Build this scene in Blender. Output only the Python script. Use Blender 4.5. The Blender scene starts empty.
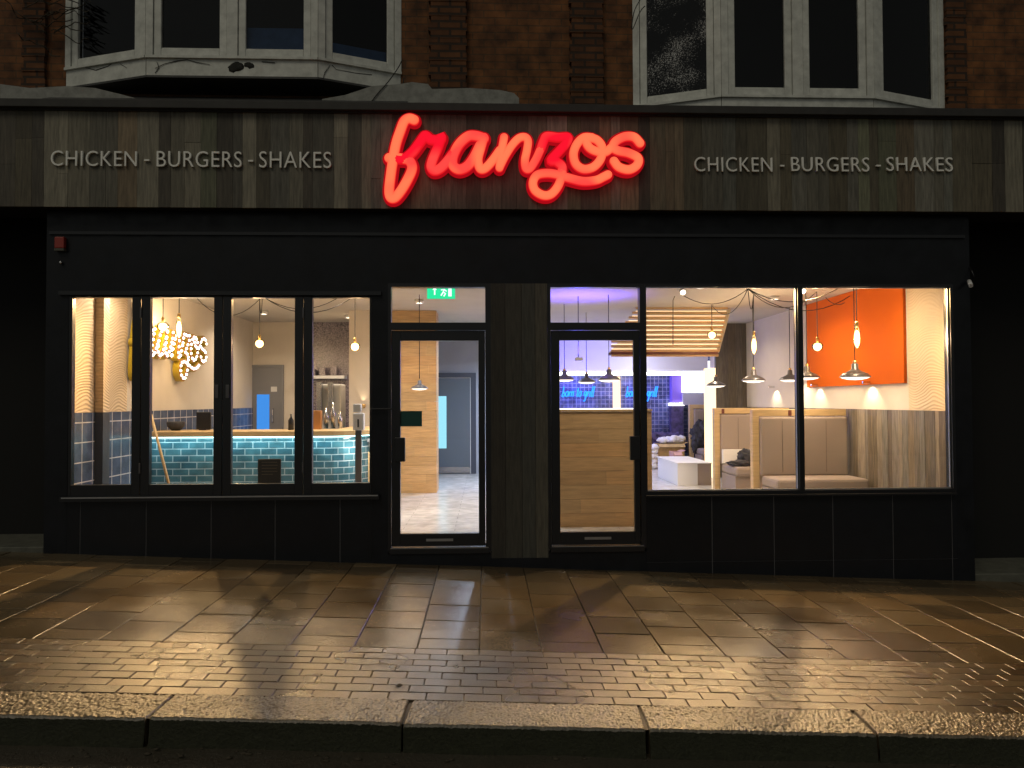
import bpy, bmesh, math, random
from mathutils import Vector, Matrix, noise
random.seed(7)
R = math.radians
C = bpy.context.scene.collection
scene = bpy.context.scene

# ------------------------------------------------------------------ camera
F, W, H = 740.0, 1024, 768
YAW, PITCH, ROLL = R(2.09), R(1.32), R(-0.23)
CAM = Vector((0.0, -7.2, 1.6))
cam_d = bpy.data.cameras.new('camera'); cam = bpy.data.objects.new('camera', cam_d); C.objects.link(cam)
cam_d.sensor_width = 36; cam_d.lens = 36*F/W; cam_d.clip_start = .05; cam_d.clip_end = 500
MROT = Matrix.Rotation(-YAW, 3, 'Z') @ Matrix.Rotation(R(90)+PITCH, 3, 'X') @ Matrix.Rotation(ROLL, 3, 'Z')
cam.matrix_world = Matrix.Translation(CAM) @ MROT.to_4x4()
scene.camera = cam

def at(px, py, Y):
    """point of the plane y = Y seen at a pixel of the photograph (used to measure real positions)"""
    d = MROT @ Vector(((px-W/2)/F, (H/2-py)/F, -1.0))
    t = (Y-CAM.y)/d.y
    return CAM + d*t
def X(px, Y, py=400): return at(px, py, Y).x
def Z(py, Y, px=485): return at(px, py, Y).z

# ------------------------------------------------------------------ world, sun, exposure
SUN_EL, SUN_AZ = R(52), R(200)
w = bpy.data.worlds.new('World'); scene.world = w; w.use_nodes = True
nt = w.node_tree; bg = nt.nodes['Background']
sky = nt.nodes.new('ShaderNodeTexSky'); sky.sky_type = 'NISHITA'; sky.sun_disc = False
sky.sun_elevation = SUN_EL; sky.sun_rotation = SUN_AZ
hs = nt.nodes.new('ShaderNodeHueSaturation'); hs.inputs['Saturation'].default_value = .15
mx = nt.nodes.new('ShaderNodeMix'); mx.data_type = 'RGBA'; mx.blend_type = 'MULTIPLY'; mx.inputs[0].default_value = 1
mx.inputs[7].default_value = (1.0, 1.0, .9, 1)
nt.links.new(sky.outputs[0], hs.inputs['Color']); nt.links.new(hs.outputs[0], mx.inputs[6])
nt.links.new(mx.outputs[2], bg.inputs[0]); bg.inputs[1].default_value = 0.023
sd = bpy.data.lights.new('night_glow', 'SUN'); sd.energy = .38; sd.angle = R(25); sd.color = (1, .9, .68)
so = bpy.data.objects.new('night_glow', sd); C.objects.link(so)
so.rotation_euler = Vector((.35, .62, -.78)).to_track_quat('-Z', 'Y').to_euler()
scene.view_settings.view_transform = 'Standard'; scene.view_settings.look = 'None'
scene.view_settings.exposure = 0; scene.view_settings.gamma = 1
scene.cycles.use_denoising = True
scene.cycles.max_bounces = 8; scene.cycles.diffuse_bounces = 4; scene.cycles.glossy_bounces = 4
scene.cycles.transparent_max_bounces = 12; scene.cycles.sample_clamp_indirect = 4; scene.cycles.caustics_reflective = False
scene.cycles.caustics_refractive = False

# ------------------------------------------------------------------ materials
M = {}
def nd(nt, t, **kw):
    n = nt.nodes.new(t)
    for k, v in kw.items(): setattr(n, k, v)
    return n
def lk(nt, a, b): nt.links.new(a, b)
def mat(name, col, rough=.6, metal=0, spec=.5, tone=False, noise_scale=None, noise_amt=.25, noise_stretch=(1,1,1),
        bump=None, bump_scale=60, bump_dist=.003, rough_var=None, coat=0):
    m = bpy.data.materials.new(name); m.use_nodes = True; nt = m.node_tree
    p = nt.nodes['Principled BSDF']
    p.inputs['Roughness'].default_value = rough; p.inputs['Metallic'].default_value = metal
    p.inputs['Specular IOR Level'].default_value = spec
    if coat: p.inputs['Coat Weight'].default_value = coat; p.inputs['Coat Roughness'].default_value = .1
    tc = nd(nt, 'ShaderNodeNewGeometry'); pos = tc.outputs['Position']
    src = None
    rgb = nd(nt, 'ShaderNodeRGB'); rgb.outputs[0].default_value = (*col, 1); src = rgb.outputs[0]
    if tone:
        a = nd(nt, 'ShaderNodeVertexColor', layer_name='tone')
        x = nd(nt, 'ShaderNodeMix', data_type='RGBA', blend_type='MULTIPLY'); x.inputs[0].default_value = 1
        lk(nt, src, x.inputs[6]); lk(nt, a.outputs[0], x.inputs[7]); src = x.outputs[2]
    if noise_scale:
        mp = nd(nt, 'ShaderNodeMapping'); mp.inputs['Scale'].default_value = noise_stretch; lk(nt, pos, mp.inputs[0])
        n = nd(nt, 'ShaderNodeTexNoise'); n.inputs['Scale'].default_value = noise_scale; n.inputs['Detail'].default_value = 6
        n.inputs['Roughness'].default_value = .65
        lk(nt, mp.outputs[0], n.inputs[0])
        mr = nd(nt, 'ShaderNodeMapRange'); mr.inputs[1].default_value = .3; mr.inputs[2].default_value = .7
        mr.inputs[3].default_value = 1-noise_amt; mr.inputs[4].default_value = 1+noise_amt
        lk(nt, n.outputs[0], mr.inputs[0])
        x = nd(nt, 'ShaderNodeVectorMath', operation='SCALE'); lk(nt, src, x.inputs[0]); lk(nt, mr.outputs[0], x.inputs['Scale']); src = x.outputs[0]
    lk(nt, src, p.inputs['Base Color'])
    if bump:
        n = nd(nt, 'ShaderNodeTexNoise'); n.inputs['Scale'].default_value = bump_scale; n.inputs['Detail'].default_value = 5
        lk(nt, pos, n.inputs[0])
        b = nd(nt, 'ShaderNodeBump'); b.inputs['Strength'].default_value = bump; b.inputs['Distance'].default_value = bump_dist
        lk(nt, n.outputs[0], b.inputs['Height']); lk(nt, b.outputs[0], p.inputs['Normal'])
    if rough_var:
        n = nd(nt, 'ShaderNodeTexNoise'); n.inputs['Scale'].default_value = rough_var[0]; n.inputs['Detail'].default_value = 4
        lk(nt, pos, n.inputs[0])
        mr = nd(nt, 'ShaderNodeMapRange'); mr.inputs[1].default_value = .35; mr.inputs[2].default_value = .65
        mr.inputs[3].default_value = rough_var[1]; mr.inputs[4].default_value = rough_var[2]
        lk(nt, n.outputs[0], mr.inputs[0]); lk(nt, mr.outputs[0], p.inputs['Roughness'])
    M[name] = m; return m
def emit(name, col, strength):
    m = bpy.data.materials.new(name); m.use_nodes = True; nt = m.node_tree; nt.nodes.clear()
    e = nd(nt, 'ShaderNodeEmission'); e.inputs[0].default_value = (*col, 1); e.inputs[1].default_value = strength
    o = nd(nt, 'ShaderNodeOutputMaterial'); lk(nt, e.outputs[0], o.inputs[0]); M[name] = m; return m
def glass(name, tint=(1,1,1), rough=.01, dirt=0):
    m = bpy.data.materials.new(name); m.use_nodes = True; nt = m.node_tree; nt.nodes.clear()
    t = nd(nt, 'ShaderNodeBsdfTransparent'); t.inputs[0].default_value = (*tint, 1)
    g = nd(nt, 'ShaderNodeBsdfGlossy'); g.inputs['Roughness'].default_value = rough
    f = nd(nt, 'ShaderNodeFresnel'); f.inputs[0].default_value = 1.45
    x = nd(nt, 'ShaderNodeMixShader'); o = nd(nt, 'ShaderNodeOutputMaterial')
    lk(nt, f.outputs[0], x.inputs[0]); lk(nt, t.outputs[0], x.inputs[1]); lk(nt, g.outputs[0], x.inputs[2])
    out = x.outputs[0]
    if dirt:
        geo = nd(nt, 'ShaderNodeNewGeometry')
        n = nd(nt, 'ShaderNodeTexNoise'); n.inputs['Scale'].default_value = 3; n.inputs['Detail'].default_value = 8; lk(nt, geo.outputs['Position'], n.inputs[0])
        v = nd(nt, 'ShaderNodeTexNoise'); v.inputs['Scale'].default_value = 90; lk(nt, geo.outputs['Position'], v.inputs[0])
        ma = nd(nt, 'ShaderNodeMath', operation='MULTIPLY'); lk(nt, n.outputs[0], ma.inputs[0]); lk(nt, v.outputs[0], ma.inputs[1])
        mr = nd(nt, 'ShaderNodeMapRange'); mr.inputs[1].default_value = .27; mr.inputs[2].default_value = .42; mr.inputs[4].default_value = dirt
        lk(nt, ma.outputs[0], mr.inputs[0])
        d = nd(nt, 'ShaderNodeBsdfDiffuse'); d.inputs[0].default_value = (.6,.6,.6,1)
        y = nd(nt, 'ShaderNodeMixShader'); lk(nt, mr.outputs[0], y.inputs[0]); lk(nt, out, y.inputs[1]); lk(nt, d.outputs[0], y.inputs[2]); out = y.outputs[0]
    lk(nt, out, o.inputs[0]); M[name] = m; return m

mat('black_paint', (.008,.009,.012), .38, spec=.25, noise_scale=4, noise_amt=.35, rough_var=(6,.28,.5), bump=.15, bump_scale=30)
mat('black_frame', (.007,.007,.009), .3)
mat('black_tile', (.008,.009,.012), .3, spec=.3, tone=True, noise_scale=6, noise_amt=.2)
mat('grout_grey', (.11,.11,.12), .7)
mat('alu_sill', (.45,.45,.46), .3, metal=1)
mat('fascia_wood', (.145,.137,.112), .7, tone=True, noise_scale=5, noise_amt=.42, noise_stretch=(9,9,.8), bump=.4, bump_scale=40)
mat('dark_trim', (.032,.03,.028), .7, noise_scale=8)
mat('reclaimed_wood', (.19,.163,.13), .6, tone=True, noise_scale=4, noise_amt=.45, noise_stretch=(10,10,.9), bump=.3, bump_scale=30)
mat('oak', (.56,.36,.17), .5, tone=True, noise_scale=3, noise_amt=.2, noise_stretch=(1.2,1.2,14))
mat('oak_light', (.58,.41,.2), .45, tone=True, noise_scale=4, noise_amt=.15, noise_stretch=(1,1,10))
mat('white_paint', (.6,.61,.57), .55, noise_scale=9, noise_amt=.22, bump=.3, bump_scale=25)
mat('white_render', (.27,.27,.25), .8, noise_scale=12, noise_amt=.3, bump=.8, bump_scale=25)
mat('soot_patch', (.02,.02,.018), .9)
mat('lead', (.045,.045,.045), .6, noise_scale=7, noise_amt=.3)
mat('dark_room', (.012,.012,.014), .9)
mat('blue_blind', (.14,.3,.6), .8, noise_scale=6)
mat('silver_letter', (.92,.91,.86), .35)
mat('cream_wall', (.68,.61,.52), .85, noise_scale=2, noise_amt=.05)
mat('grey_wall', (.42,.45,.52), .85, noise_scale=2, noise_amt=.05)
mat('white_wall', (.72,.72,.72), .85)
mat('ceiling_paint', (.5,.46,.4), .9, noise_scale=1.5, noise_amt=.06)
mat('orange_paint', (.66,.125,.002), .8, spec=.15)
mat('grey_door', (.2,.2,.215), .5)
mat('navy_door', (.05,.06,.085), .5)
mat('slate_door', (.12,.145,.17), .4)
mat('chrome', (.7,.7,.7), .2, metal=1)
mat('fabric_taupe', (.33,.265,.215), .7, bump=.2, bump_scale=200)
mat('fabric_seam', (.2,.15,.12), .8)
mat('leather_tab', (.12,.03,.02), .5)
mat('shade_grey', (.11,.105,.11), .35, metal=.4)
mat('black_cord', (.01,.01,.01), .6)
mat('brass', (.6,.4,.15), .3, metal=1)
mat('card', (.55,.38,.15), .8, noise_scale=9)
mat('paper', (.8,.78,.75), .8)
mat('pink_card', (.6,.35,.28), .8)
mat('coat_dark', (.035,.035,.042), .8, noise_scale=9, noise_amt=.9)
mat('purple_cloth', (.08,.06,.16), .8, noise_scale=7, noise_amt=.8)
mat('plastic_white', (.7,.7,.7), .4)
mat('steel', (.5,.5,.52), .25, metal=1)
mat('copper', (.6,.28,.1), .35, metal=.7)
mat('chalkboard', (.015,.015,.015), .7)
mat('chalk', (.25,.22,.15), .9)
mat('yellow_return', (.5,.36,.015), .4)
emit('red_halo_rim', (.42,.003,.008), 1.0)  # letter rim made to glow, imitating the red halo around the sign
mat('orange_face', (.3,.12,.04), .6)
mat('teal_sticker', (.005,.06,.05), .4)
mat('alarm_red', (.3,.03,.02), .5)
mat('concrete', (.1,.1,.08), .7, noise_scale=9, noise_amt=.3, bump=.4)
mat('void_wall', (.005,.005,.005), .9)
mat('purple_panel', (.25,.15,.75), .6)
mat('glitter', (.16,.13,.15), .25, noise_scale=38, noise_amt=1.0, spec=.8)
mat('twig', (.05,.04,.025), .9)
mat('gull_tile', (.5,.5,.6), .3)
emit('exit_green', (.02,.75,.32), 1.2); emit('exit_white', (.8,1,.9), 1.4)
emit('bulb_warm', (1,.66,.3), 9); emit('filament', (1,.6,.25), 30)
emit('shade_inner', (1,.86,.72), 2.2)
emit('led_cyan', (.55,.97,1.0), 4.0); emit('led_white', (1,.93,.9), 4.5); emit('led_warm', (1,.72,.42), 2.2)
emit('marquee_bulb', (1,.88,.75), 5); emit('neon_blue', (.02,.2,1.0), 3.2)
emit('blue_screen', (.06,.3,.85), 1.0); emit('cyan_screen', (.35,.8,1.0), 1.1); emit('white_glow', (.95,.95,1.0), 3.0)
emit('downlight_lens', (1,.85,.65), 8); emit('led_blue', (.1,.12,1.0), 4)
glass('window_glass', (.97,.98,.98), .01); glass('bay_glass', (.6,.62,.65), .02); glass('wet_glass', (.5,.5,.5), .03, dirt=.9)
glass('amber_glass', (1,.9,.72), .05)

def neon_mat(name, deep, hot, scale, bias):
    m = bpy.data.materials.new(name); m.use_nodes = True; nt = m.node_tree; nt.nodes.clear()
    g = nd(nt, 'ShaderNodeNewGeometry'); n = nd(nt, 'ShaderNodeTexNoise'); n.inputs['Scale'].default_value = scale; n.inputs['Detail'].default_value = 0
    lk(nt, g.outputs['Position'], n.inputs[0])
    r = nd(nt, 'ShaderNodeValToRGB'); r.color_ramp.elements[0].position = .35+bias; r.color_ramp.elements[0].color = (*deep, 1)
    r.color_ramp.elements[1].position = .58+bias; r.color_ramp.elements[1].color = (*hot, 1)
    v = nd(nt, 'ShaderNodeVertexColor', layer_name='tone')
    x = nd(nt, 'ShaderNodeMix', data_type='RGBA'); x.inputs[6].default_value = (.75, .006, .012, 1); lk(nt, v.outputs[0], x.inputs[0])
    e = nd(nt, 'ShaderNodeEmission'); e.inputs[1].default_value = 1.0
    o = nd(nt, 'ShaderNodeOutputMaterial'); lk(nt, n.outputs[0], r.inputs[0]); lk(nt, r.outputs[0], x.inputs[7]); lk(nt, x.outputs[2], e.inputs[0]); lk(nt, e.outputs[0], o.inputs[0]); M[name] = m
neon_mat('neon_coral', (1.1,.075,.06), (1.4,.21,.09), 3.2, -.06)
neon_mat('neon_red', (1.0,.008,.028), (1.1,.07,.06), 3.5, .06)

def brick_mat(name, c1, c2, mortar, bw, bh, ms, rough, bump=.4, axis='XZ', offset=.5, rot=0, coat=0, rough_n=None, colnoise=.3):
    m = bpy.data.materials.new(name); m.use_nodes = True; nt = m.node_tree; p = nt.nodes['Principled BSDF']
    g = nd(nt, 'ShaderNodeNewGeometry'); s = nd(nt, 'ShaderNodeSeparateXYZ'); lk(nt, g.outputs['Position'], s.inputs[0])
    cb = nd(nt, 'ShaderNodeCombineXYZ')
    if axis == 'D':   # counter front: arc length ~ x + y
        a = nd(nt, 'ShaderNodeMath', operation='ADD'); lk(nt, s.outputs[0], a.inputs[0]); lk(nt, s.outputs[1], a.inputs[1])
        lk(nt, a.outputs[0], cb.inputs[0]); lk(nt, s.outputs[2], cb.inputs[1])
    else:
        lk(nt, s.outputs['XYZ'.index(axis[0])], cb.inputs[0]); lk(nt, s.outputs['XYZ'.index(axis[1])], cb.inputs[1])
    mp = nd(nt, 'ShaderNodeMapping'); mp.inputs['Rotation'].default_value = (0,0,rot); lk(nt, cb.outputs[0], mp.inputs[0])
    b = nd(nt, 'ShaderNodeTexBrick'); b.offset = offset; b.inputs['Scale'].default_value = 1
    b.inputs['Color1'].default_value = (*c1,1); b.inputs['Color2'].default_value = (*c2,1); b.inputs['Mortar'].default_value = (*mortar,1)
    b.inputs['Mortar Size'].default_value = ms; b.inputs['Brick Width'].default_value = bw; b.inputs['Row Height'].default_value = bh
    b.inputs['Bias'].default_value = 0; b.inputs['Mortar Smooth'].default_value = .1
    lk(nt, mp.outputs[0], b.inputs[0])
    n = nd(nt, 'ShaderNodeTexNoise'); n.inputs['Scale'].default_value = 7; n.inputs['Detail'].default_value = 7; lk(nt, g.outputs['Position'], n.inputs[0])
    mr = nd(nt, 'ShaderNodeMapRange'); mr.inputs[1].default_value=.3; mr.inputs[2].default_value=.7; mr.inputs[3].default_value = 1-colnoise; mr.inputs[4].default_value = 1+colnoise
    lk(nt, n.outputs[0], mr.inputs[0])
    x = nd(nt, 'ShaderNodeVectorMath', operation='SCALE'); lk(nt, b.outputs[0], x.inputs[0]); lk(nt, mr.outputs[0], x.inputs['Scale'])
    lk(nt, x.outputs[0], p.inputs['Base Color']); p.inputs['Roughness'].default_value = rough
    inv = nd(nt, 'ShaderNodeMath', operation='SUBTRACT'); inv.inputs[0].default_value = 1; lk(nt, b.outputs['Fac'], inv.inputs[1])
    ad = nd(nt, 'ShaderNodeMath', operation='MULTIPLY_ADD'); lk(nt, n.outputs[0], ad.inputs[0]); ad.inputs[1].default_value = .5; lk(nt, inv.outputs[0], ad.inputs[2])
    bp = nd(nt, 'ShaderNodeBump'); bp.inputs['Strength'].default_value = bump; bp.inputs['Distance'].default_value = .006
    lk(nt, ad.outputs[0], bp.inputs['Height']); lk(nt, bp.outputs[0], p.inputs['Normal'])
    if coat: p.inputs['Coat Weight'].default_value = coat
    M[name] = m
brick_mat('old_brick', (.16,.06,.016), (.12,.045,.014), (.09,.045,.018), .225, .075, .006, .85, .8, colnoise=.6)
brick_mat('rough_brick', (.13,.05,.016), (.08,.03,.011), (.035,.02,.012), .225, .075, .012, .9, 1.0)
brick_mat('blue_tile', (.06,.085,.16), (.085,.115,.19), (.55,.55,.6), .2, .2, .006, .25, .3, 'YZ', 0, colnoise=.35)
brick_mat('blue_tile_back', (.04,.07,.2), (.06,.1,.28), (.4,.42,.5), .2, .1, .006, .2, .3, 'XZ', 0)
brick_mat('teal_tile', (.03,.09,.12), (.065,.16,.19), (.33,.4,.42), .19, .08, .006, .1, .8, 'D', .5)
brick_mat('kitchen_tile', (.05,.07,.18), (.08,.1,.26), (.28,.3,.5), .09, .09, .006, .25, .3, 'XZ', 0, colnoise=.5)
brick_mat('wood_floor', (.56,.54,.52), (.49,.48,.47), (.34,.33,.33), .9, .14, .004, .22, .15, 'XY', .37, rot=.0, colnoise=.2)

def wave_wall():
    m = bpy.data.materials.new('wave_wallpaper'); m.use_nodes = True; nt = m.node_tree; p = nt.nodes['Principled BSDF']
    p.inputs['Base Color'].default_value = (.74,.57,.37,1); p.inputs['Roughness'].default_value = .6
    g = nd(nt, 'ShaderNodeNewGeometry'); s = nd(nt, 'ShaderNodeSeparateXYZ'); lk(nt, g.outputs['Position'], s.inputs[0])
    cb = nd(nt, 'ShaderNodeCombineXYZ'); lk(nt, s.outputs[1], cb.inputs[0]); lk(nt, s.outputs[2], cb.inputs[1])
    # z + sin(y) driven ribs
    n = nd(nt, 'ShaderNodeTexNoise'); n.inputs['Scale'].default_value = 2.2; n.inputs['Detail'].default_value = 1; lk(nt, cb.outputs[0], n.inputs[0])
    sy = nd(nt, 'ShaderNodeMath', operation='MULTIPLY'); lk(nt, s.outputs[1], sy.inputs[0]); sy.inputs[1].default_value = 9
    sn = nd(nt, 'ShaderNodeMath', operation='SINE'); lk(nt, sy.outputs[0], sn.inputs[0])
    a = nd(nt, 'ShaderNodeMath', operation='MULTIPLY_ADD'); lk(nt, sn.outputs[0], a.inputs[0]); a.inputs[1].default_value = .05; lk(nt, s.outputs[2], a.inputs[2])
    b = nd(nt, 'ShaderNodeMath', operation='MULTIPLY_ADD'); lk(nt, n.outputs[0], b.inputs[0]); b.inputs[1].default_value = .22; lk(nt, a.outputs[0], b.inputs[2])
    c = nd(nt, 'ShaderNodeMath', operation='MULTIPLY'); lk(nt, b.outputs[0], c.inputs[0]); c.inputs[1].default_value = 190
    d = nd(nt, 'ShaderNodeMath', operation='SINE'); lk(nt, c.outputs[0], d.inputs[0])
    c2 = nd(nt, 'ShaderNodeMath', operation='MULTIPLY'); lk(nt, b.outputs[0], c2.inputs[0]); c2.inputs[1].default_value = 24
    d2 = nd(nt, 'ShaderNodeMath', operation='SINE'); lk(nt, c2.outputs[0], d2.inputs[0])
    e = nd(nt, 'ShaderNodeMath', operation='MULTIPLY_ADD'); lk(nt, d2.outputs[0], e.inputs[0]); e.inputs[1].default_value = 1.2; lk(nt, d.outputs[0], e.inputs[2])
    bp = nd(nt, 'ShaderNodeBump'); bp.inputs['Strength'].default_value = .3; bp.inputs['Distance'].default_value = .006
    lk(nt, e.outputs[0], bp.inputs['Height']); lk(nt, bp.outputs[0], p.inputs['Normal']); M['wave_wallpaper'] = m
wave_wall()

def wet_mat(name, col, r0, r1, bump, bscale, tone=True, coldark=.55, dist=.004, spec=.5):
    m = bpy.data.materials.new(name); m.use_nodes = True; nt = m.node_tree; p = nt.nodes['Principled BSDF']
    g = nd(nt, 'ShaderNodeNewGeometry'); pos = g.outputs['Position']
    p.inputs['Specular IOR Level'].default_value = spec
    n = nd(nt, 'ShaderNodeTexNoise'); n.inputs['Scale'].default_value = 1.7; n.inputs['Detail'].default_value = 5; lk(nt, pos, n.inputs[0])
    f = nd(nt, 'ShaderNodeTexNoise'); f.inputs['Scale'].default_value = bscale; f.inputs['Detail'].default_value = 6; f.inputs['Roughness'].default_value = .7; lk(nt, pos, f.inputs[0])
    mr = nd(nt, 'ShaderNodeMapRange'); mr.inputs[1].default_value=.25; mr.inputs[2].default_value=.75; mr.inputs[3].default_value=r0; mr.inputs[4].default_value=r1
    lk(nt, n.outputs[0], mr.inputs[0]); lk(nt, mr.outputs[0], p.inputs['Roughness'])
    rgb = nd(nt, 'ShaderNodeRGB'); rgb.outputs[0].default_value = (*col,1); src = rgb.outputs[0]
    if tone:
        a = nd(nt, 'ShaderNodeVertexColor', layer_name='tone'); x = nd(nt, 'ShaderNodeMix', data_type='RGBA', blend_type='MULTIPLY'); x.inputs[0].default_value = 1
        lk(nt, src, x.inputs[6]); lk(nt, a.outputs[0], x.inputs[7]); src = x.outputs[2]
    m2 = nd(nt, 'ShaderNodeMapRange'); m2.inputs[1].default_value=.3; m2.inputs[2].default_value=.7; m2.inputs[3].default_value=coldark; m2.inputs[4].default_value=1.35
    lk(nt, f.outputs[0], m2.inputs[0])
    x = nd(nt, 'ShaderNodeVectorMath', operation='SCALE'); lk(nt, src, x.inputs[0]); lk(nt, m2.outputs[0], x.inputs['Scale']); lk(nt, x.outputs[0], p.inputs['Base Color'])
    # larger soft undulation plus grit
    u = nd(nt, 'ShaderNodeTexNoise'); u.inputs['Scale'].default_value = 6; u.inputs['Detail'].default_value = 3; lk(nt, pos, u.inputs[0])
    ad = nd(nt, 'ShaderNodeMath', operation='MULTIPLY_ADD'); lk(nt, u.outputs[0], ad.inputs[0]); ad.inputs[1].default_value = 1.2; lk(nt, f.outputs[0], ad.inputs[2])
    bp = nd(nt, 'ShaderNodeBump'); bp.inputs['Strength'].default_value = bump; bp.inputs['Distance'].default_value = dist
    lk(nt, ad.outputs[0], bp.inputs['Height']); lk(nt, bp.outputs[0], p.inputs['Normal']); M[name] = m
wet_mat('wet_slab', (.1,.072,.038), .14, .32, .35, 90, spec=.85)
wet_mat('wet_paver', (.085,.055,.024), .22, .36, .6, 110, spec=.9)
wet_mat('joint_sand', (.03,.025,.018), .5, .7, .5, 80, tone=False)
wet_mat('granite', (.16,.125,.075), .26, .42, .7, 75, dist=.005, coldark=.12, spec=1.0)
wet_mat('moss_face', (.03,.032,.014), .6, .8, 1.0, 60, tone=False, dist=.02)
wet_mat('asphalt', (.06,.05,.032), .25, .5, 1.0, 60, tone=False, dist=.012, spec=.9)

# ------------------------------------------------------------------ mesh helpers
class MB:
    def __init__(s):
        s.bm = bmesh.new(); s.cl = s.bm.loops.layers.float_color.new('tone')
    def paint(s, faces, t):
        for f in faces:
            for l in f.loops: l[s.cl] = (t[0], t[1], t[2], 1)
    def face(s, pts, t=(1,1,1), smooth=False):
        f = s.bm.faces.new([s.bm.verts.new(p) for p in pts]); s.paint([f], t); f.smooth = smooth; return f
    def box(s, x0, x1, y0, y1, z0, z1, t=(1,1,1), ch=0):
        if x0 > x1: x0, x1 = x1, x0
        if y0 > y1: y0, y1 = y1, y0
        if z0 > z1: z0, z1 = z1, z0
        v = [s.bm.verts.new(p) for p in [(x0,y0,z0),(x1,y0,z0),(x1,y1,z0),(x0,y1,z0),(x0,y0,z1),(x1,y0,z1),(x1,y1,z1),(x0,y1,z1)]]
        fs = [s.bm.faces.new([v[i] for i in q]) for q in [(0,3,2,1),(4,5,6,7),(0,1,5,4),(1,2,6,5),(2,3,7,6),(3,0,4,7)]]
        s.paint(fs, t)
        if ch:
            es = list({e for f in fs for e in f.edges})
            r = bmesh.ops.bevel(s.bm, geom=es, offset=ch, segments=2, affect='EDGES', profile=.5)
            s.paint(r['faces'], t)
        return s
    def prism(s, poly, z0, z1, t=(1,1,1)):   # poly: xy list, counter-clockwise
        a = [s.bm.verts.new((p[0],p[1],z0)) for p in poly]; b = [s.bm.verts.new((p[0],p[1],z1)) for p in poly]
        n = len(poly); fs = [s.bm.faces.new(b), s.bm.faces.new(a[::-1])]
        for i in range(n): fs.append(s.bm.faces.new([a[i],a[(i+1)%n],b[(i+1)%n],b[i]]))
        s.paint(fs, t); return s
    def extr(s, poly, y0, y1, t=(1,1,1)):    # poly in xz, extruded along y
        a = [s.bm.verts.new((p[0],y0,p[1])) for p in poly]; b = [s.bm.verts.new((p[0],y1,p[1])) for p in poly]
        n = len(poly); fs = [s.bm.faces.new(a), s.bm.faces.new(b[::-1])]
        for i in range(n): fs.append(s.bm.faces.new([a[(i+1)%n],a[i],b[i],b[(i+1)%n]]))
        s.paint(fs, t); bmesh.ops.recalc_face_normals(s.bm, faces=fs); return s
    def tube(s, pts, r, n=8, closed=False, t=(1,1,1)):
        pts = [Vector(p) for p in pts]; rings = []; N = len(pts)
        up = None
        for i, p in enumerate(pts):
            d = (pts[min(i+1,N-1)]-pts[max(i-1,0)]).normalized()
            if up is None:
                up = Vector((0,0,1)) if abs(d.z) < .9 else Vector((1,0,0))
            a = d.cross(up).normalized(); b = a.cross(d).normalized(); up = b
            rr = r[i] if isinstance(r, (list,tuple)) else r
            rings.append([s.bm.verts.new(p + a*math.cos(2*math.pi*k/n)*rr + b*math.sin(2*math.pi*k/n)*rr) for k in range(n)])
        fs = []
        for i in range(N-1):
            for k in range(n):
                f = s.bm.faces.new([rings[i][k], rings[i][(k+1)%n], rings[i+1][(k+1)%n], rings[i+1][k]]); f.smooth = True; fs.append(f)
        fs.append(s.bm.faces.new(rings[0][::-1])); fs.append(s.bm.faces.new(rings[-1]))
        s.paint(fs, t); return s
    def lathe(s, prof, c, n=20, t=(1,1,1)):   # prof: (r,z) from bottom to top
        rings = []; fs = []
        for r, z in prof:
            rings.append([s.bm.verts.new((c[0]+r*math.cos(2*math.pi*k/n), c[1]+r*math.sin(2*math.pi*k/n), c[2]+z)) for k in range(n)])
        for i in range(len(prof)-1):
            for k in range(n):
                f = s.bm.faces.new([rings[i][k], rings[i][(k+1)%n], rings[i+1][(k+1)%n], rings[i+1][k]]); f.smooth = True; fs.append(f)
        s.paint(fs, t); return s
    def ball(s, c, r, sub=2, sc=(1,1,1), amp=0, fr=3, t=(1,1,1), seed=0):
        g = bmesh.ops.create_icosphere(s.bm, subdivisions=sub, radius=1)
        for v in g['verts']:
            p = v.co.copy(); k = 1
            if amp:
                q = p*fr+Vector((seed*7.1, seed*3.3, 0)); k = 1+amp*noise.fractal(q, .6, 2.1, 4)+amp*.6*abs(math.sin(q.x*2.3+q.z*1.7))
            v.co = Vector((c[0]+p.x*r*sc[0]*k, c[1]+p.y*r*sc[1]*k, c[2]+p.z*r*sc[2]*k))
        fs = {f for v in g['verts'] for f in v.link_faces}
        for f in fs: f.smooth = True
        s.paint(fs, t); return s
    def build(s, name, m, parent=None, origin=None, bevel=0, label=None):
        me = bpy.data.meshes.new(name)
        o = bpy.data.objects.new(name, me); C.objects.link(o)
        L = Vector((0,0,0))
        if parent is not None:
            q = parent
            while q.parent: q = q.parent
            L = q.location.copy(); o.parent = parent
        elif origin is not None: L = Vector(origin); o.location = L
        for v in s.bm.verts: v.co -= L
        s.bm.to_mesh(me); s.bm.free()
        me.materials.append(M[m] if isinstance(m, str) else m)
        if bevel:
            b = o.modifiers.new('bevel', 'BEVEL'); b.width = bevel; b.segments = 2; b.limit_method = 'ANGLE'; b.angle_limit = R(40)
        if label: o['label'] = label
        return o
def tag(o, label, cat, group=None):
    o['label'] = label; o['category'] = cat
    if group: o['group'] = group
    return o
def thing(name, loc, label, cat, group=None):
    o = bpy.data.objects.new(name, None); o.empty_display_size = .1; C.objects.link(o); o.location = loc
    return tag(o, label, cat, group)
def struct(o): o['kind'] = 'structure'; return o
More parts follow.
